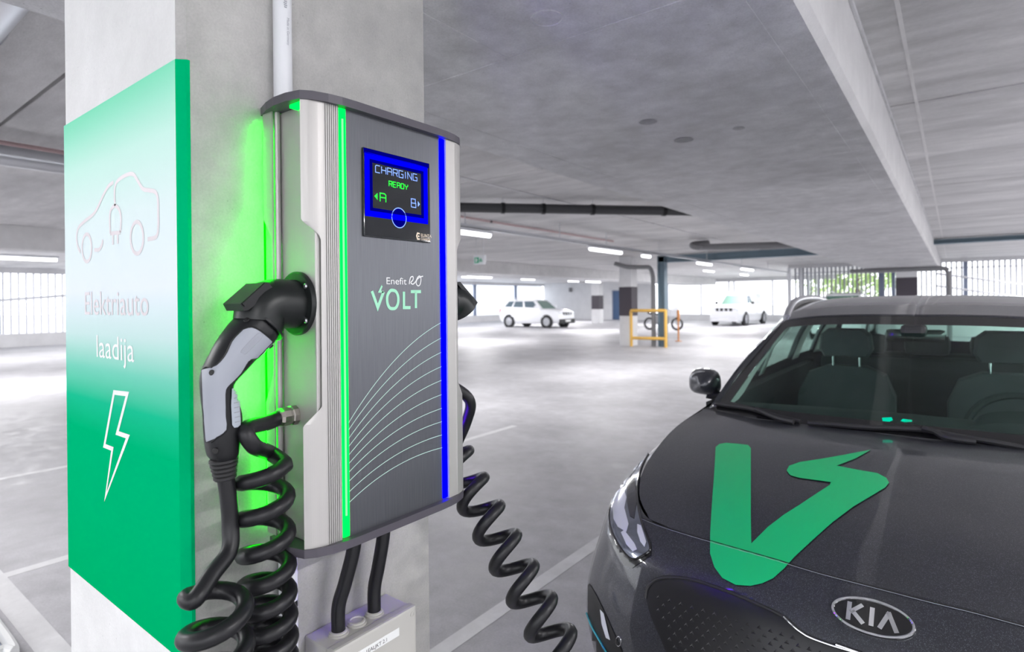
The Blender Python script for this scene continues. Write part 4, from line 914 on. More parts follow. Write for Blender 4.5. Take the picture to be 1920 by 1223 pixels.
ws_ctrl = [[(0, 1.13, 1.005), (.27, 1.135, 1.005), (.55, 1.18, 1.005), (.745, 1.30, 1.01)],
           [(0, 1.56, 1.245), (.25, 1.57, 1.243), (.48, 1.61, 1.235), (.680, 1.70, 1.215)],
           [(0, 1.95, 1.438), (.22, 1.955, 1.437), (.42, 1.98, 1.428), (.590, 2.04, 1.405)]]
WG = surf([[K(*p) for p in r] for r in ws_ctrl], 10, 8)
nr, nc = len(WG), len(WG[0])
def ingl(i, j): return 2 <= i < nr-3 and j < nc-3
wsm = grid_mb(WG, ingl).mirrorx(KX); wsm.build('windscreen', 'windscreen_glass', car, 'all', label='tinted windscreen glass')
grid_mb(WG, lambda i, j: not ingl(i, j)).mirrorx(KX).build('windscreen_border', 'gloss_black', car, 'all')
roof_ctrl = [[(0, 1.95, 1.440), (.22, 1.955, 1.439), (.42, 1.98, 1.430), (.590, 2.04, 1.406)],
             [(0, 2.30, 1.500), (.24, 2.30, 1.498), (.45, 2.31, 1.488), (.635, 2.36, 1.460)],
             [(0, 2.85, 1.538), (.25, 2.85, 1.536), (.47, 2.85, 1.524), (.655, 2.85, 1.490)],
             [(0, 3.40, 1.530), (.25, 3.40, 1.528), (.47, 3.40, 1.515), (.650, 3.40, 1.480)],
             [(0, 3.98, 1.475), (.22, 3.98, 1.473), (.42, 3.96, 1.462), (.585, 3.92, 1.432)]]
RG = surf([[K(*p) for p in r] for r in roof_ctrl], 8, 6)
roofmb = grid_mb(RG).mirrorx(KX); ro = roofmb.build('roof', ['car_paint', 'interior_light'], car, 'all')
sm = ro.modifiers.new('thickness', 'SOLIDIFY'); sm.thickness = 0.02; sm.offset = -1; sm.material_offset = 1
side_b = [(.775, 1.33, 1.016), (.815, 1.60, 1.022), (.855, 2.2, 1.05), (.855, 2.7, 1.065), (.85, 3.2, 1.08), (.80, 3.85, 1.10), (.70, 4.12, 1.10)]
side_t = [(.592, 2.04, 1.405), (.612, 2.18, 1.432), (.645, 2.45, 1.468), (.657, 2.8, 1.488), (.652, 3.3, 1.482), (.605, 3.78, 1.447), (.585, 3.92, 1.432)]
side_m = [((a[0]+b[0])/2+0.022, (a[1]+b[1])/2-0.008, (a[2]+b[2])/2+0.01) for a, b in zip(side_b, side_t)]
SG = surf([[K(*p) for p in r] for r in (side_b, side_m, side_t)], 6, 8)
sr_, sc_ = len(SG), len(SG[0])
def sidewin(i, j): return 0 <= i < sr_-2 and (5 <= j < 19 or 21 <= j < 33 or 35 <= j < 40)
fr_ = grid_mb(SG, lambda i, j: not sidewin(i, j)).mirrorx(KX).build('side_frame', ['car_paint', 'interior_light'], car, 'all')
sm = fr_.modifiers.new('thickness', 'SOLIDIFY'); sm.thickness = 0.035; sm.offset = -1; sm.material_offset = 1
for a_, b_ in ((5, 19), (21, 33), (35, 40)):
    both(grid_mb(SG, lambda i, j: 0 <= i < sr_-2 and a_ <= j < b_), KX, 'side_window', 'side_glass', car)
rw = [[(0, 3.99, 1.462), (.42, 3.965, 1.452), (.585, 3.92, 1.43)], [(0, 4.12, 1.28), (.45, 4.09, 1.275), (.65, 4.03, 1.265)], [(0, 4.22, 1.10), (.42, 4.2, 1.10), (.70, 4.12, 1.10)]]
QG = surf([[K(*p) for p in r] for r in rw], 6, 6); qr, qc = len(QG), len(QG[0])
def rwin(i, j): return 2 <= i < qr-4 and j < qc-3
grid_mb(QG, rwin).mirrorx(KX).build('rear_window', 'side_glass', car, 'all')
grid_mb(QG, lambda i, j: not rwin(i, j)).mirrorx(KX).build('tailgate', 'car_paint', car, 'all')
# underbody and inner floor
MB().box(KX-.80, KX+.80, KY+.35, KY+4.2, .18, .30).build('underbody', 'trim_black', car)
MB().box(KX-.70, KX+.70, KY+.25, KY+1.10, .30, .80).build('engine_bay', 'trim_black', car)
# wheels
def wheel(parent, x, y, r, w, out, spokes=10, part='wheel'):
    t = MB().lathe([(r*0.66, -w/2), (r*0.92, -w/2), (r, -w*0.36), (r, w*0.36), (r*0.92, w/2), (r*0.66, w/2), (r*0.66, -w/2)], (x, y, r), (1, 0, 0), 28).build(part, 'tyre', parent, True)
    mb = MB().lathe([(r*0.67, -w*0.4), (r*0.67, w*0.45), (r*0.60, w*0.46), (r*0.58, w*0.2), (r*0.2, w*0.25), (0, w*0.3)], (x, y, r), (out, 0, 0), 28)
    for k in range(spokes):
        a = 2*PI*k/spokes; mb.tube([(x+out*w*0.30, y+0.12*r*math.cos(a), r+0.12*r*math.sin(a)), (x+out*w*0.42, y+0.62*r*math.cos(a), r+0.62*r*math.sin(a))], r*0.06, 6)
    mb.build('rim', 'rim', t)
for su in (-1, 1):
    for vy in (.87, 3.57): wheel(car, KX+su*.79, KY+vy, .325, .21, su)
    MB().lathe([(0.36, -.25), (.37, 0.09), (0.0, -.25)], (KX+su*.80, KY+.87, .34), (su, 0, 0), 24).build('wheel_housing', 'trim_black', car, True)
# everything below is laid on the built surfaces
bv = MB(); 
for q in (bodymb, hoodmb, roofmb): bv.add(q.v, q.f)
BV = BVHTree.FromPolygons([V(p) for p in bv.v], bv.f)
BH = BVHTree.FromPolygons([V(p) for p in hoodmb.v], hoodmb.f)
vl = [(1349, 834), (1362, 832), (1385, 834), (1403, 836), (1408, 842), (1408, 900), (1408, 960), (1409, 1021)]
vl += [(1412, 1018), (1440, 990), (1470, 967), (1500, 948), (1530, 928), (1556, 911), (1558, 906)]
vl += [(1530, 902), (1500, 898), (1482, 893), (1475, 884), (1480, 875), (1500, 868), (1540, 862), (1580, 855), (1633, 845)]
vl += [(1605, 861), (1569, 875), (1610, 883), (1645, 889), (1662, 898), (1667, 907), (1660, 916), (1640, 928), (1600, 952), (1560, 982), (1520, 1018), (1490, 1046), (1470, 1068), (1450, 1086), (1430, 1095), (1408, 1100), (1380, 1098), (1355, 1085), (1340, 1065), (1332, 1040), (1332, 1000), (1335, 950), (1340, 880), (1342, 840)]
decal(vl, BV, 0.0030, 7).build('bonnet_decal', 'decal_green', car, 'all', label='large green V shaped bolt decal')
# bonnet shut line
sl_ = [(1203, 972), (1240, 987), (1300, 1006), (1380, 1029), (1460, 1052), (1540, 1076), (1640, 1102), (1740, 1128), (1830, 1150), (1930, 1177), (2010, 1196)]
MB().tube(cast_path(sl_, BV, 0.0016), 0.0020, 6).build('bonnet_shut_line', 'ink_black', car, True)
MB().tube(cast_path([(x, y+2.2) for x, y in sl_], BV, 0.0026), 0.0006, 6).build('bonnet_edge_glint', 'grip_grey', car, True)  # light grey line put in as the glint along the bonnet edge
# headlamp
hl = [(1232, 824), (1205, 850), (1176, 888), (1156, 922), (1146, 952), (1144, 975), (1150, 1000), (1164, 1026), (1180, 1045), (1192, 1049), (1208, 1042), (1220, 1031), (1214, 1008), (1204, 982), (1197, 950), (1195, 915), (1202, 880), (1216, 852)]
hlo, hlo2 = both(decal(hl, BV, 0.004, 6), KX, 'headlamp', 'headlamp_body', car, label='clear headlamp with chrome reflector')
def lampbit(pts, mat, name, lift=0.0052, step=5):
    mb = decal(pts, BV, lift, step); mb.build(name, mat, hlo, 'all'); MB().add([(2*KX-p[0], p[1], p[2]) for p in mb.v], [tuple(reversed(f)) for f in mb.f]).build(name, mat, hlo2, 'all')
lampbit([(1150, 950), (1160, 925), (1170, 915), (1176, 935), (1172, 955), (1180, 985), (1176, 1000), (1160, 990), (1152, 975)], 'headlamp_white', 'lamp_chrome')
lampbit([(1176, 905), (1190, 890), (1193, 915), (1195, 945), (1190, 975), (1182, 970), (1177, 945)], 'headlamp_dark', 'lamp_lens')
lampbit([(1166, 1000), (1172, 996), (1192, 1022), (1196, 1032), (1188, 1036), (1176, 1022)], 'headlamp_white', 'running_light')
lampbit([(1196, 985), (1203, 988), (1213, 1018), (1210, 1028), (1202, 1018), (1196, 1000)], 'headlamp_white', 'running_light')
lampbit([(1196, 878), (1208, 858), (1200, 868), (1186, 888), (1178, 902)], 'headlamp_dark', 'lamp_lens')
tb_ = MB().tube(cast_path(hl+[hl[0]], BV, 0.003, 3), 0.0035, 6); both(tb_, KX, 'headlamp_surround', 'gloss_black', car, True)
both(decal([(1142, 975), (1150, 1002), (1164, 1028), (1180, 1048), (1192, 1052), (1222, 1032), (1221, 1042), (1200, 1056), (1186, 1066), (1172, 1060), (1152, 1030), (1140, 1000)], BV, 0.0022, 6), KX, 'headlamp_recess', 'gloss_black', car, 'all')
# closed front grille panel
gp_ = [(1211, 1122), (1215, 1102), (1230, 1088), (1255, 1083), (1300, 1088), (1360, 1108), (1420, 1133), (1470, 1158), (1505, 1188), (1550, 1207), (1620, 1228), (1700, 1250), (1690, 1330), (1600, 1330), (1500, 1330), (1380, 1330), (1300, 1330), (1268, 1270), (1240, 1200), (1222, 1160)]
gpm = decal(gp_, BV, 0.0012, 9); gpo = gpm.mirrorx(KX).build('grille_panel', 'grille_black', car, 'all', label='closed dark grille panel with raised studs')
both(MB().tube(cast_path(gp_[:12], BV, 0.002, 5), 0.0045, 8), KX, 'grille_surround', 'trim_black', gpo, True)
both(MB().tube(cast_path(gp_[7:12], BV, 0.006, 5), 0.0022, 8), KX, 'grille_chrome', 'chrome', gpo, True)
std = MB()
for iy in range(11):
    for ix in range(22):
        px = 1235+ix*21+(iy % 2)*10; py = 1120+iy*12+(px-1235)*0.30
        lim = float(np.interp(px, [1215, 1255, 1300, 1420, 1505, 1620], [1125, 1098, 1104, 1150, 1206, 1246]))
        left = float(np.interp(py, [1100, 1160, 1200, 1270], [1225, 1235, 1255, 1285]))
        if py < lim or px < left: continue
        d = ray(px, py).normalized(); h = BV.ray_cast(EYE, d)
        if h[0] is None or h[0].x > KX-0.03: continue
        nn = h[1] if h[1].dot(d) < 0 else -h[1]; e1_ = V((1, 0, 0)); e1_ = (e1_-nn*e1_.dot(nn)).normalized(); e2_ = nn.cross(e1_); c = h[0]+nn*0.0012; s = 0.0065
        std.add([c-e1_*s-e2_*s*0.6, c+e1_*s-e2_*s*0.6, c+e2_*s*0.8, c+nn*0.0018], [(0, 1, 3), (1, 2, 3), (2, 0, 3)])
std.mirrorx(KX); tag(std.build('grille_studs', 'grille_black', gpo), kind='stuff')
# lower corner intake with cyan strip
both(decal([(1099, 1100), (1106, 1094), (1120, 1118), (1140, 1160), (1168, 1223), (1200, 1300), (1110, 1300), (1104, 1223), (1099, 1160)], BV, 0.002, 8), KX, 'corner_intake', 'ink_black', car, 'all')
both(MB().tube(cast_path([(1102, 1150), (1112, 1175), (1126, 1200), (1142, 1228), (1160, 1260)], BV, 0.004, 4), 0.0035, 8), KX, 'cyan_strip', 'cyan_trim', car, True, label='cyan accent strip in the bumper corner')
both(decal([(1127, 1143), (1134, 1150), (1142, 1185), (1146, 1200), (1138, 1196), (1130, 1170)], BV, 0.004, 5), KX, 'fog_lamp', 'headlamp_white', car, 'all')
ps = cast_path([(1160+5*math.cos(a), 1203+9*math.sin(a)) for a in [2*PI*k/10 for k in range(10)]], BV, 0.001, 2, True); both(MB().tube(ps, 0.0012, 6, closed=True), KX, 'parking_sensor', 'chrome', car, True)
# badge: oval chrome ring with three letters
h = BV.ray_cast(EYE, ray(1635, 1159).normalized()); bc = h[0]; bn = h[1] if h[1].dot(ray(1635, 1159)) < 0 else -h[1]
bx_ = V((1, 0, 0)); bx_ = (bx_-bn*bx_.dot(bn)).normalized(); by_ = bn.cross(bx_); by_ = by_ if by_.z > 0 else -by_
bw, bh = 0.080, 0.0405
def bp_(x, y, l=0.003): return bc+bx_*x+by_*y+bn*l
bpl = MB().loft([[bp_(bw*math.cos(2*PI*k/48), bh*math.sin(2*PI*k/48), -0.004) for k in range(48)], [bp_(bw*math.cos(2*PI*k/48), bh*math.sin(2*PI*k/48), 0.004) for k in range(48)]]).build('badge', 'gloss_black', car, True, label='oval chrome ringed badge with three letters')
MB().tube([bp_(bw*0.965*math.cos(2*PI*k/64), bh*0.94*math.sin(2*PI*k/64), 0.004) for k in range(64)], 0.0034, 8, closed=True).build('badge_ring', 'chrome', bpl, True)
lm = MB()
def letter(segs):
    for a, b, w in segs:
        a, b = V((a[0], a[1])), V((b[0], b[1])); d = (b-a).normalized(); n_ = V((-d.y, d.x))*w/2
        q = [a+n_, b+n_, b-n_, a-n_]; lo = [bp_(p.x, p.y, 0.003) for p in q]; hi = [bp_(p.x, p.y, 0.0058) for p in q]; lm.loft([lo, hi])
letter([((-0.0445, -0.021), (-0.0445, 0.021), 0.009), ((-0.042, -0.002), (-0.019, 0.021), 0.0085), ((-0.038, 0.002), (-0.015, -0.021), 0.0092)])
letter([((0.0, -0.021), (0.0, 0.021), 0.0092)])
letter([((0.0155, -0.021), (0.0325, 0.020), 0.009), ((0.0300, 0.020), (0.0475, -0.021), 0.0092)])
lm.build('badge_letters', 'chrome', bpl)
# wipers
WV = MB().add(wsm.v, wsm.f); wfull = grid_mb(WG).mirrorx(KX)
BW = BVHTree.FromPolygons([V(p) for p in wfull.v], wfull.f)
for pts in ([(1338, 760), (1370, 765), (1410, 771), (1450, 783), (1502, 796)], [(1516, 798), (1560, 801), (1620, 806), (1676, 808), (1740, 812), (1800, 824), (1860, 834), (1925, 846), (1990, 858)]):
    w_ = cast_path(pts, BW, 0.012, 5)
    if len(w_) > 3: MB().tube(w_, 0.010, 8).build('wiper_blade', 'trim_black', car, True)
for pts in ([(1420, 775), (1440, 784), (1462, 793), (1490, 800)], [(1730, 812), (1752, 818), (1775, 830), (1830, 838)]):
    w_ = cast_path(pts, BW, 0.022, 4)
    if len(w_) > 2: MB().tube(w_, 0.011, 8).build('wiper_arm', 'trim_black', car, True)
MB().loft([[K(-.80+1.6*k/20, 1.16+0.14*abs(-1+2*k/20)**2.4, 1.013-0.004*abs(-1+2*k/20)) for k in range(21)], [K(-.78+1.56*k/20, 1.24+0.13*abs(-1+2*k/20)**2.4, 1.018) for k in range(21)]], closed=False, cap=False).build('cowl_panel', 'trim_black', car)
# roof rails
for su in (-1, 1):
    rp_ = smoothpath([(KX+su*.600, KY+2.12, 1.42), (KX+su*.617, KY+2.28, 1.468), (KX+su*.63, KY+2.5, 1.51), (KX+su*.637, KY+2.9, 1.53), (KX+su*.635, KY+3.4, 1.52), (KX+su*.60, KY+3.8, 1.46)], 8)
    MB().tube(rp_, 0.02, 10).build('roof_rail', 'galvanised', car, True); MB().tube([(p[0], p[1], p[2]-0.026) for p in rp_], 0.02, 8).build('rail_foot', 'trim_black', car, True)
    # door mirror
    mx, my_, mz = KX+su*0.93, KY+1.70, 1.075
    rg_ = []
    for k, (dy, ry_, rz_) in enumerate([(-0.075, 0.015, 0.015), (-0.065, 0.045, 0.045), (-0.035, 0.066, 0.066), (0.0, 0.075, 0.076), (0.04, 0.077, 0.078), (0.05, 0.07, 0.072)]):
        sq = lambda a: (abs(math.cos(2*PI*a/24))**3+abs(math.sin(2*PI*a/24))**3)**(-1/3)
        rg_.append([(mx+sq(a)*ry_*math.cos(2*PI*a/24)*(1.15 if math.cos(2*PI*a/24)*su < 0 else 1.1), my_+dy+0.02*math.cos(2*PI*a/24)*su, mz+sq(a)*rz_*math.sin(2*PI*a/24)*(1.0 if math.sin(2*PI*a/24) > 0 else 0.8)) for a in range(24)])
    mo = MB().loft(rg_).build('door_mirror', 'car_paint', car, True)
    MB().tube(smoothpath([(mx+0.062*math.cos(a), my_-0.03, mz+0.064*math.sin(a)) for a in [math.radians(q) for q in (30, 60, 90, 120, 150)]], 4), 0.008, 8).build('mirror_trim', 'chrome', mo, True)
    MB().tube([(mx-su*0.02, my_, mz-0.05), (mx-su*0.12, my_+0.03, mz-0.075)], [0.03, 0.022], 10).build('mirror_stalk', 'trim_black', mo, True)
# interior
MB().loft([[(KX+x, KY+1.22, .96) for x in np.linspace(-.74, .74, 9)], [(KX+x, KY+1.50, 1.005+0.02*math.cos(x*2)) for x in np.linspace(-.76, .76, 9)], [(KX+x, KY+1.74, .985+0.02*math.cos(x*2)) for x in np.linspace(-.77, .77, 9)], [(KX+x, KY+1.80, .80) for x in np.linspace(-.77, .77, 9)]], closed=False, cap=False).build('dashboard', 'interior_dark', car, True)
MB().loft([[(KX+.37+.19*math.cos(2*PI*k/20), KY+1.46+0.02*math.sin(2*PI*k/20), 1.00+.05*max(0, math.sin(2*PI*k/20))) for k in range(20)], [(KX+.37+.15*math.cos(2*PI*k/20), KY+1.60+0.02*math.sin(2*PI*k/20), 1.03+.045*max(0, math.sin(2*PI*k/20))) for k in range(20)]]).build('instrument_hood', 'interior_dark', car, True)
sw = [V((KX+.37+.185*math.cos(a), KY+1.83+.07*math.sin(a), .93+.17*math.sin(a))) for a in [2*PI*k/32 for k in range(32)]]
so = MB().tube(sw, 0.016, 8, closed=True).build('steering_wheel', 'interior_dark', car, True); MB().box(KX+.22, KX+.52, KY+1.80, KY+1.84, .89, .97, .02).build('wheel_hub', 'interior_dark', so)
def rbox(x0, x1, y0, y1, z0, z1, b): return MB().box(x0, x1, y0, y1, z0, z1, b)
for u in (-.37, .37):
    s_ = thing_seat = rbox(KX+u-.25, KX+u+.25, KY+2.05, KY+2.52, .42, .58, .06).build('seat', 'interior_seat', car, True)
    bk = MB(); prof_ = [(-.20, .56), (-.25, .75), (-.25, .95), (-.20, 1.07), (-.10, 1.115), (.10, 1.115), (.20, 1.07), (.25, .95), (.25, .75), (.20, .56)]
    bk.loft([[(KX+u+x, KY+2.42+0.22*(z-.56)/.55-0.06, z) for x, z in prof_], [(KX+u+x*1.02, KY+2.42+0.22*(z-.56)/.55, z+.005) for x, z in prof_], [(KX+u+x, KY+2.42+0.22*(z-.56)/.55+.07, z) for x, z in prof_]]).build('seat_back', 'interior_seat', s_, True)
    hr = [(-.115, 1.175), (-.14, 1.22), (-.13, 1.31), (-.09, 1.345), (.09, 1.345), (.13, 1.31), (.14, 1.22), (.115, 1.175)]
    MB().loft([[(KX+u+x*.9, KY+2.53, 1.25+(z-1.25)*.9) for x, z in hr], [(KX+u+x, KY+2.56, z) for x, z in hr], [(KX+u+x, KY+2.63, z) for x, z in hr], [(KX+u+x*.9, KY+2.66, 1.25+(z-1.25)*.9) for x, z in hr]]).build('headrest', 'interior_seat', s_, True)
    for k in (-.07, .07): MB().tube([(KX+u+k, KY+2.60, 1.08), (KX+u+k, KY+2.60, 1.2)], .0075, 8).build('headrest_post', 'chrome', s_, True)
rbox(KX-.62, KX+.62, KY+2.95, KY+3.35, .45, .62, .06).build('rear_seat', 'interior_seat', car, True)
rs_ = rbox(KX-.64, KX+.64, KY+3.35, KY+3.5, .55, 1.12, .05).build('rear_seat_back', 'interior_dark', car, True)
for u in (-.36, .0, .36): rbox(KX+u-.13, KX+u+.13, KY+3.42, KY+3.52, 1.13, 1.27, .045).build('rear_headrest', 'interior_dark', rs_, True)
MB().box(KX-.78, KX+.78, KY+1.75, KY+4.0, .30, .34).build('cabin_floor', 'interior_dark', car)
for su in (-1, 1): MB().box(KX+su*.80-.03, KX+su*.80+.03, KY+1.45, KY+3.9, .34, 1.02).build('door_lining', 'interior_dark', car)
MB().box(KX-.66, KX+.66, KY+4.02, KY+4.06, .34, 1.1).build('boot_lining', 'interior_dark', car)
for su in (-1, 1):
    l1_ = smoothpath([(KX+su*.705, KY+1.37, 1.02), (KX+su*.640, KY+1.70, 1.205), (KX+su*.556, KY+2.03, 1.385)], 6); l2_ = smoothpath([(KX+su*.735, KY+1.76, 1.035), (KX+su*.665, KY+1.93, 1.22), (KX+su*.58, KY+2.12, 1.395)], 6)
    MB().loft([l1_, [tuple((V(a)+V(b))/2+V((-su*.012, 0, 0))) for a, b in zip(l1_, l2_)], l2_], closed=False, cap=False).build('pillar_trim', 'interior_light', car, True)
im = MB().box(KX-.12, KX+.12, KY+1.93, KY+1.98, 1.315, 1.375, .02).build('interior_mirror', 'gloss_black', car, True); MB().box(KX-.05, KX+.05, KY+1.80, KY+1.95, 1.345, 1.40, .02).build('sensor_housing', 'trim_black', im)
# small green lit display at the windscreen base
for pts in ([(1655, 784), (1672, 783), (1674, 788), (1668, 791), (1656, 790)], [(1690, 790), (1694, 786), (1710, 788), (1710, 791), (1696, 792)]):
    P = [EYE+ray(*p)*2.18 for p in pts]; MB().prism([(0, 0), (1, 0), (0, 1)], 2, 0, 0)
    mbq = MB(); mbq.loft([P, [p+FWD*0.004 for p in P]]); mbq.build('status_light', 'screen_cyan' if 'screen_cyan' in M else 'screen_green', car)

# ================================================================== BACKGROUND CARS
def suv(name, label, W, Lg, Hh, hood_h, front_glass, roof_y0, roof_y1, rear_y, wheel_r, wb0, wb1, paint, rack=False, black_bumper=False, box_rear=False, group=None):
    """crossover standing at the origin, nose at y=0 towards -y"""
    t = thing(name, label, 'car', (0, 0, 0), group); w = W/2; gz = 0.24; bz = hood_h
    stations = [(0.0, .78, .42, bz-.32), (.06, .88, .30, bz-.14), (.25, .95, .26, bz-.07), (.6, 1.0, gz, bz-.03), (front_glass, 1.0, gz, bz+.02), (Lg*.5, 1.0, gz, bz+.06), (Lg*.8, 1.0, gz, bz+.08), (Lg-.22, .96, .30, bz+.08), (Lg-.03, .88, .42, bz+.05)]
    rings = []
    for y, s, z0, z1 in stations:
        ww = w*s; h_ = z1-z0
        half_ = [(0, z0), (ww*.9, z0), (ww*.97, z0+h_*.12), (ww, z0+h_*.45), (ww*.985, z0+h_*.75), (ww*.93, z0+h_*.95), (ww*.8, z1), (ww*.4, z1+.012), (0, z1+.018)]
        rings.append([(x, y, z) for x, z in half_]+[(-x, y, z) for x, z in reversed(half_[1:-1])])
    MB().loft(rings).build('lower_body', paint, t, True)
    b = bz; g_ = [(front_glass-.05, w*.80, b+.0), (roof_y0, w*.66, Hh-.03), ((roof_y0+roof_y1)/2, w*.68, Hh), (roof_y1, w*.66, Hh-.03), (rear_y, w*.82, b+.08)]
    # greenhouse: roof slab and pillars, glass between
    rr = []
    for y, hw, z in [(roof_y0-.06, w*.62, Hh-.075), (roof_y0+.1, w*.66, Hh-.03), ((roof_y0+roof_y1)/2, w*.68, Hh), (roof_y1-.1, w*.67, Hh-.02), (roof_y1+.06, w*.64, Hh-.06)]:
        rr.append([(-hw, y, z-.05), (-hw*.97, y, z-.015), (-hw*.5, y, z+.008), (hw*.5, y, z+.008), (hw*.97, y, z-.015), (hw, y, z-.05)])
    MB().loft(rr).build('roof', paint, t, True)
    cab = MB(); bl = [(-w*.86, front_glass+.02, b), (w*.86, front_glass+.02, b), (w*.86, rear_y, b+.08), (-w*.86, rear_y, b+.08)]
    tp = [(-w*.63, roof_y0, Hh-.06), (w*.63, roof_y0, Hh-.06), (w*.64, roof_y1, Hh-.06), (-w*.64, roof_y1, Hh-.06)]
    cab.loft([bl, tp]); cab.build('cabin', paint, t)
    def panel(P4, u0, u1, v0, v1, mat, nm, off):
        A, B, C, D = [V(p) for p in P4]; f = lambda u, v: (A.lerp(B, u)).lerp(D.lerp(C, u), v); q = [f(u0, v0), f(u1, v0), f(u1, v1), f(u0, v1)]
        n_ = V(off); MB().loft([[p-n_*0.01 for p in q], [p+n_*0.006 for p in q]]).build(nm, mat, t)
    panel((bl[0], bl[1], tp[1], tp[0]), .06, .94, .06, .93, 'car_glass_green', 'windscreen', V((0, -1, .7)).normalized())
    panel((bl[3], bl[2], tp[2], tp[3]), .1, .9, .2, .88, 'car_glass_dark', 'rear_window', V((0, 1, .3)).normalized())
    for sgn_, (a, b_, c, d) in ((1, (bl[1], bl[2], tp[2], tp[1])), (-1, (bl[0], bl[3], tp[3], tp[0]))):
        wins = ((.10, .40), (.45, .70), (.74, .92)) if not box_rear else ((.08, .32), (.36, .56))
        for u0, u1 in wins: panel((a, b_, c, d), u0, u1, .14, .86, 'car_glass_dark', 'side_window', V((sgn_, 0, .3)).normalized())
        mr_ = MB().box(sgn_*(w+.13)-.09, sgn_*(w+.13)+.09, front_glass+.28, front_glass+.36, b+.04, b+.20, .03).build('door_mirror', 'trim_black' if box_rear else paint, t)
        for wy in (wb0, wb1):
            MB().lathe([(wheel_r*1.16, -.05), (wheel_r*1.16, .012), (wheel_r*1.0, .012), (wheel_r*1.0, -.05)], (sgn_*w*.985, wy, wheel_r), (sgn_, 0, 0), 24).build('wheel_arch', 'trim_black', t, True)
            wheel(t, sgn_*(w-.08), wy, wheel_r, .22, sgn_, 8)
    fb = 'trim_black' if black_bumper else 'grip_grey'
    MB().box(-w*.85, w*.85, -.04, .10, gz, gz+.26, .04).build('front_bumper', fb if black_bumper else paint, t)
    gr_ = MB().box(-w*.50, w*.50, -.01, .08, b-.34, b-.18, .02).build('front_grille', 'trim_black', t)
    for k in (-.28, 0, .28): MB().box(w*k-.04, w*k+.04, -.02, .07, b-.335, b-.185, .01).build('grille_bar', 'chrome', gr_)
    MB().box(-.26, .26, -.055, -.03, gz+.10, gz+.21).build('number_plate', 'label_white', t)
    for s_ in (-1, 1):
        MB().box(min(s_*w*.55, s_*w*.84), max(s_*w*.55, s_*w*.84), .02, .16, b-.34, b-.17, .03).build('headlamp', 'headlamp_white', t)
        MB().box(min(s_*w*.80, s_*w*.9), max(s_*w*.80, s_*w*.9), Lg-.16, Lg-.02, b-.25, b+.02, .02).build('tail_lamp', 'red_paint', t)
        MB().tube(smoothpath([(s_*w*.6, roof_y0+.15, Hh-.02), (s_*w*.61, roof_y0+.3, Hh+.05), (s_*w*.61, roof_y1-.3, Hh+.05), (s_*w*.6, roof_y1-.1, Hh-.02)], 6), .02, 8).build('roof_rail', 'galvanised', t, True)
    if rack:
        rk = MB()
        for y in (roof_y0+.3, roof_y0+.75, roof_y0+1.2): rk.tube([(-w*.6, y, Hh+.09), (w*.6, y, Hh+.09)], .02, 8)
        rk.tube([(-w*.6, roof_y0+.2, Hh+.1), (-w*.6, roof_y0+1.4, Hh+.1)], .02, 8); rk.tube([(w*.6, roof_y0+.2, Hh+.1), (w*.6, roof_y0+1.4, Hh+.1)], .02, 8); rk.build('roof_rack', 'white_plastic', t)
    if box_rear: MB().box(-w*.86, w*.86, Lg*.56, Lg-.06, b, Hh+.02, .08).build('load_canopy', paint, t, True)
    return t
dst = suv('car', 'white compact crossover parked side on by the white panels', 1.82, 4.31, 1.64, 1.06, 1.15, 1.80, 3.80, 4.22, .35, .82, 3.49, 'white_car_paint', black_bumper=True)
dst.rotation_euler = (0, 0, PI/2); dst.location = (-17.35, 27.75, 0)
nv = suv('car', 'white pickup with roof rack and canopy facing the dark car', 1.85, 5.2, 1.85, 1.18, 1.35, 1.95, 2.9, 3.25, .38, .92, 4.1, 'white_car_paint', rack=True, box_rear=True)
nv.location = (-10.35, 33.2, 0); nv.rotation_euler = (0, 0, math.radians(-3))
tw = suv('car', 'white car mostly hidden behind the dark car roof', 1.80, 4.4, 1.72, 1.06, 1.2, 1.8, 3.7, 4.25, .34, .85, 3.5, 'white_car_paint')
tw.location = (-3.35, 23.2, 0)
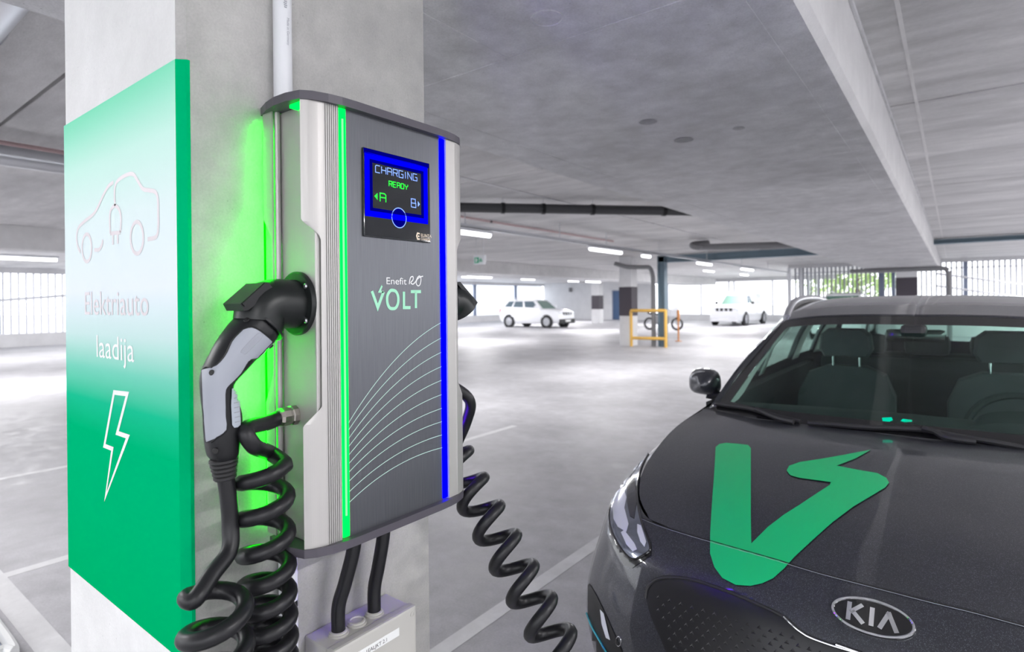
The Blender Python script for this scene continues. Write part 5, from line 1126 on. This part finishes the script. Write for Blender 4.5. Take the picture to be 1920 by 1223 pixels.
# motorcycle behind the barrier
mc = thing('motorcycle', 'white motorcycle standing behind the yellow barrier', 'motorcycle', (-11.5, 27.5, 0))
def at(x, z): return (-12.3+x, 27.5, z)
for x in (0.0, 1.45):
    wo_ = MB().lathe([(.23, -.05), (.28, -.05), (.32, 0), (.28, .05), (.23, .05)], at(x, .32), (0, 1, 0), 24).build('wheel', 'tyre', mc, True)
    hb = MB().tube([(at(x, .32)[0], 27.44, .32), (at(x, .32)[0], 27.56, .32)], .05, 10)
    for k in range(6): a = PI*k/3; hb.tube([at(x, .32), at(x+.24*math.cos(a), .32+.24*math.sin(a))], .012, 5)
    hb.build('wheel_hub', 'rim', wo_)
MB().tube([at(1.45, .32), at(1.25, .75), at(1.12, 1.0)], .045, 8).build('fork', 'steel', mc, True)
MB().tube([(at(1.1, 1.03)[0], 27.15, 1.06), at(1.1, 1.02), (at(1.1, 1.03)[0], 27.85, 1.06)], .02, 8).build('handlebar', 'black_plastic', mc, True)
MB().loft([[(-12.3+x, 27.5+y, z) for y, z in ((-.14, .75), (-.16, .88), (0, .98), (.16, .88), (.14, .75))] for x in (.55, .75, 1.0, 1.15)]).build('fuel_tank', 'white_car_paint', mc, True)
MB().loft([[(-12.3+x, 27.5+y, z+dz) for y, z in ((-.12, .72), (-.13, .8), (.13, .8), (.12, .72))] for x, dz in ((-.05, .1), (.2, .04), (.6, .02))]).build('seat', 'black_plastic', mc, True)
MB().box(-11.95, -11.3, 27.36, 27.64, .3, .72, .06).build('engine', 'grey_pipe', mc, True)
MB().loft([[(-12.3+x, 27.5+y*s, z) for y, z in ((-.2, .7), (-.22, 1.0), (0, 1.25), (.22, 1.0), (.2, .7))] for x, s in ((1.2, 1), (1.42, .8), (1.55, .4))]).build('fairing', 'white_car_paint', mc, True)
MB().tube([at(.55, .3), at(.4, .0), ], .02, 6).build('stand', 'steel', mc)
# low kerb block at the edge of the next bay
ws_ = thing('wheel_stop', 'dark wheel stop with a white rim by the wide cross line', 'wheel stop', (-3.55, 0.45, 0))
MB().loft([[(x, y, z) for y, z in ((.40, 0), (.40, .05), (.44, .10), (.58, .10), (.63, .05), (.63, 0))] for x in (-4.7, -3.5, -3.34, -3.30)]).build('block', 'post_blue_grey', ws_)
MB().tube(smoothpath([(-3.27, .38, .02), (-3.26, .52, .05), (-3.27, .62, .045), (-3.36, .66, .03), (-4.6, .66, .02)], 6), .025, 8).build('white_rim', 'sign_white', ws_, True)
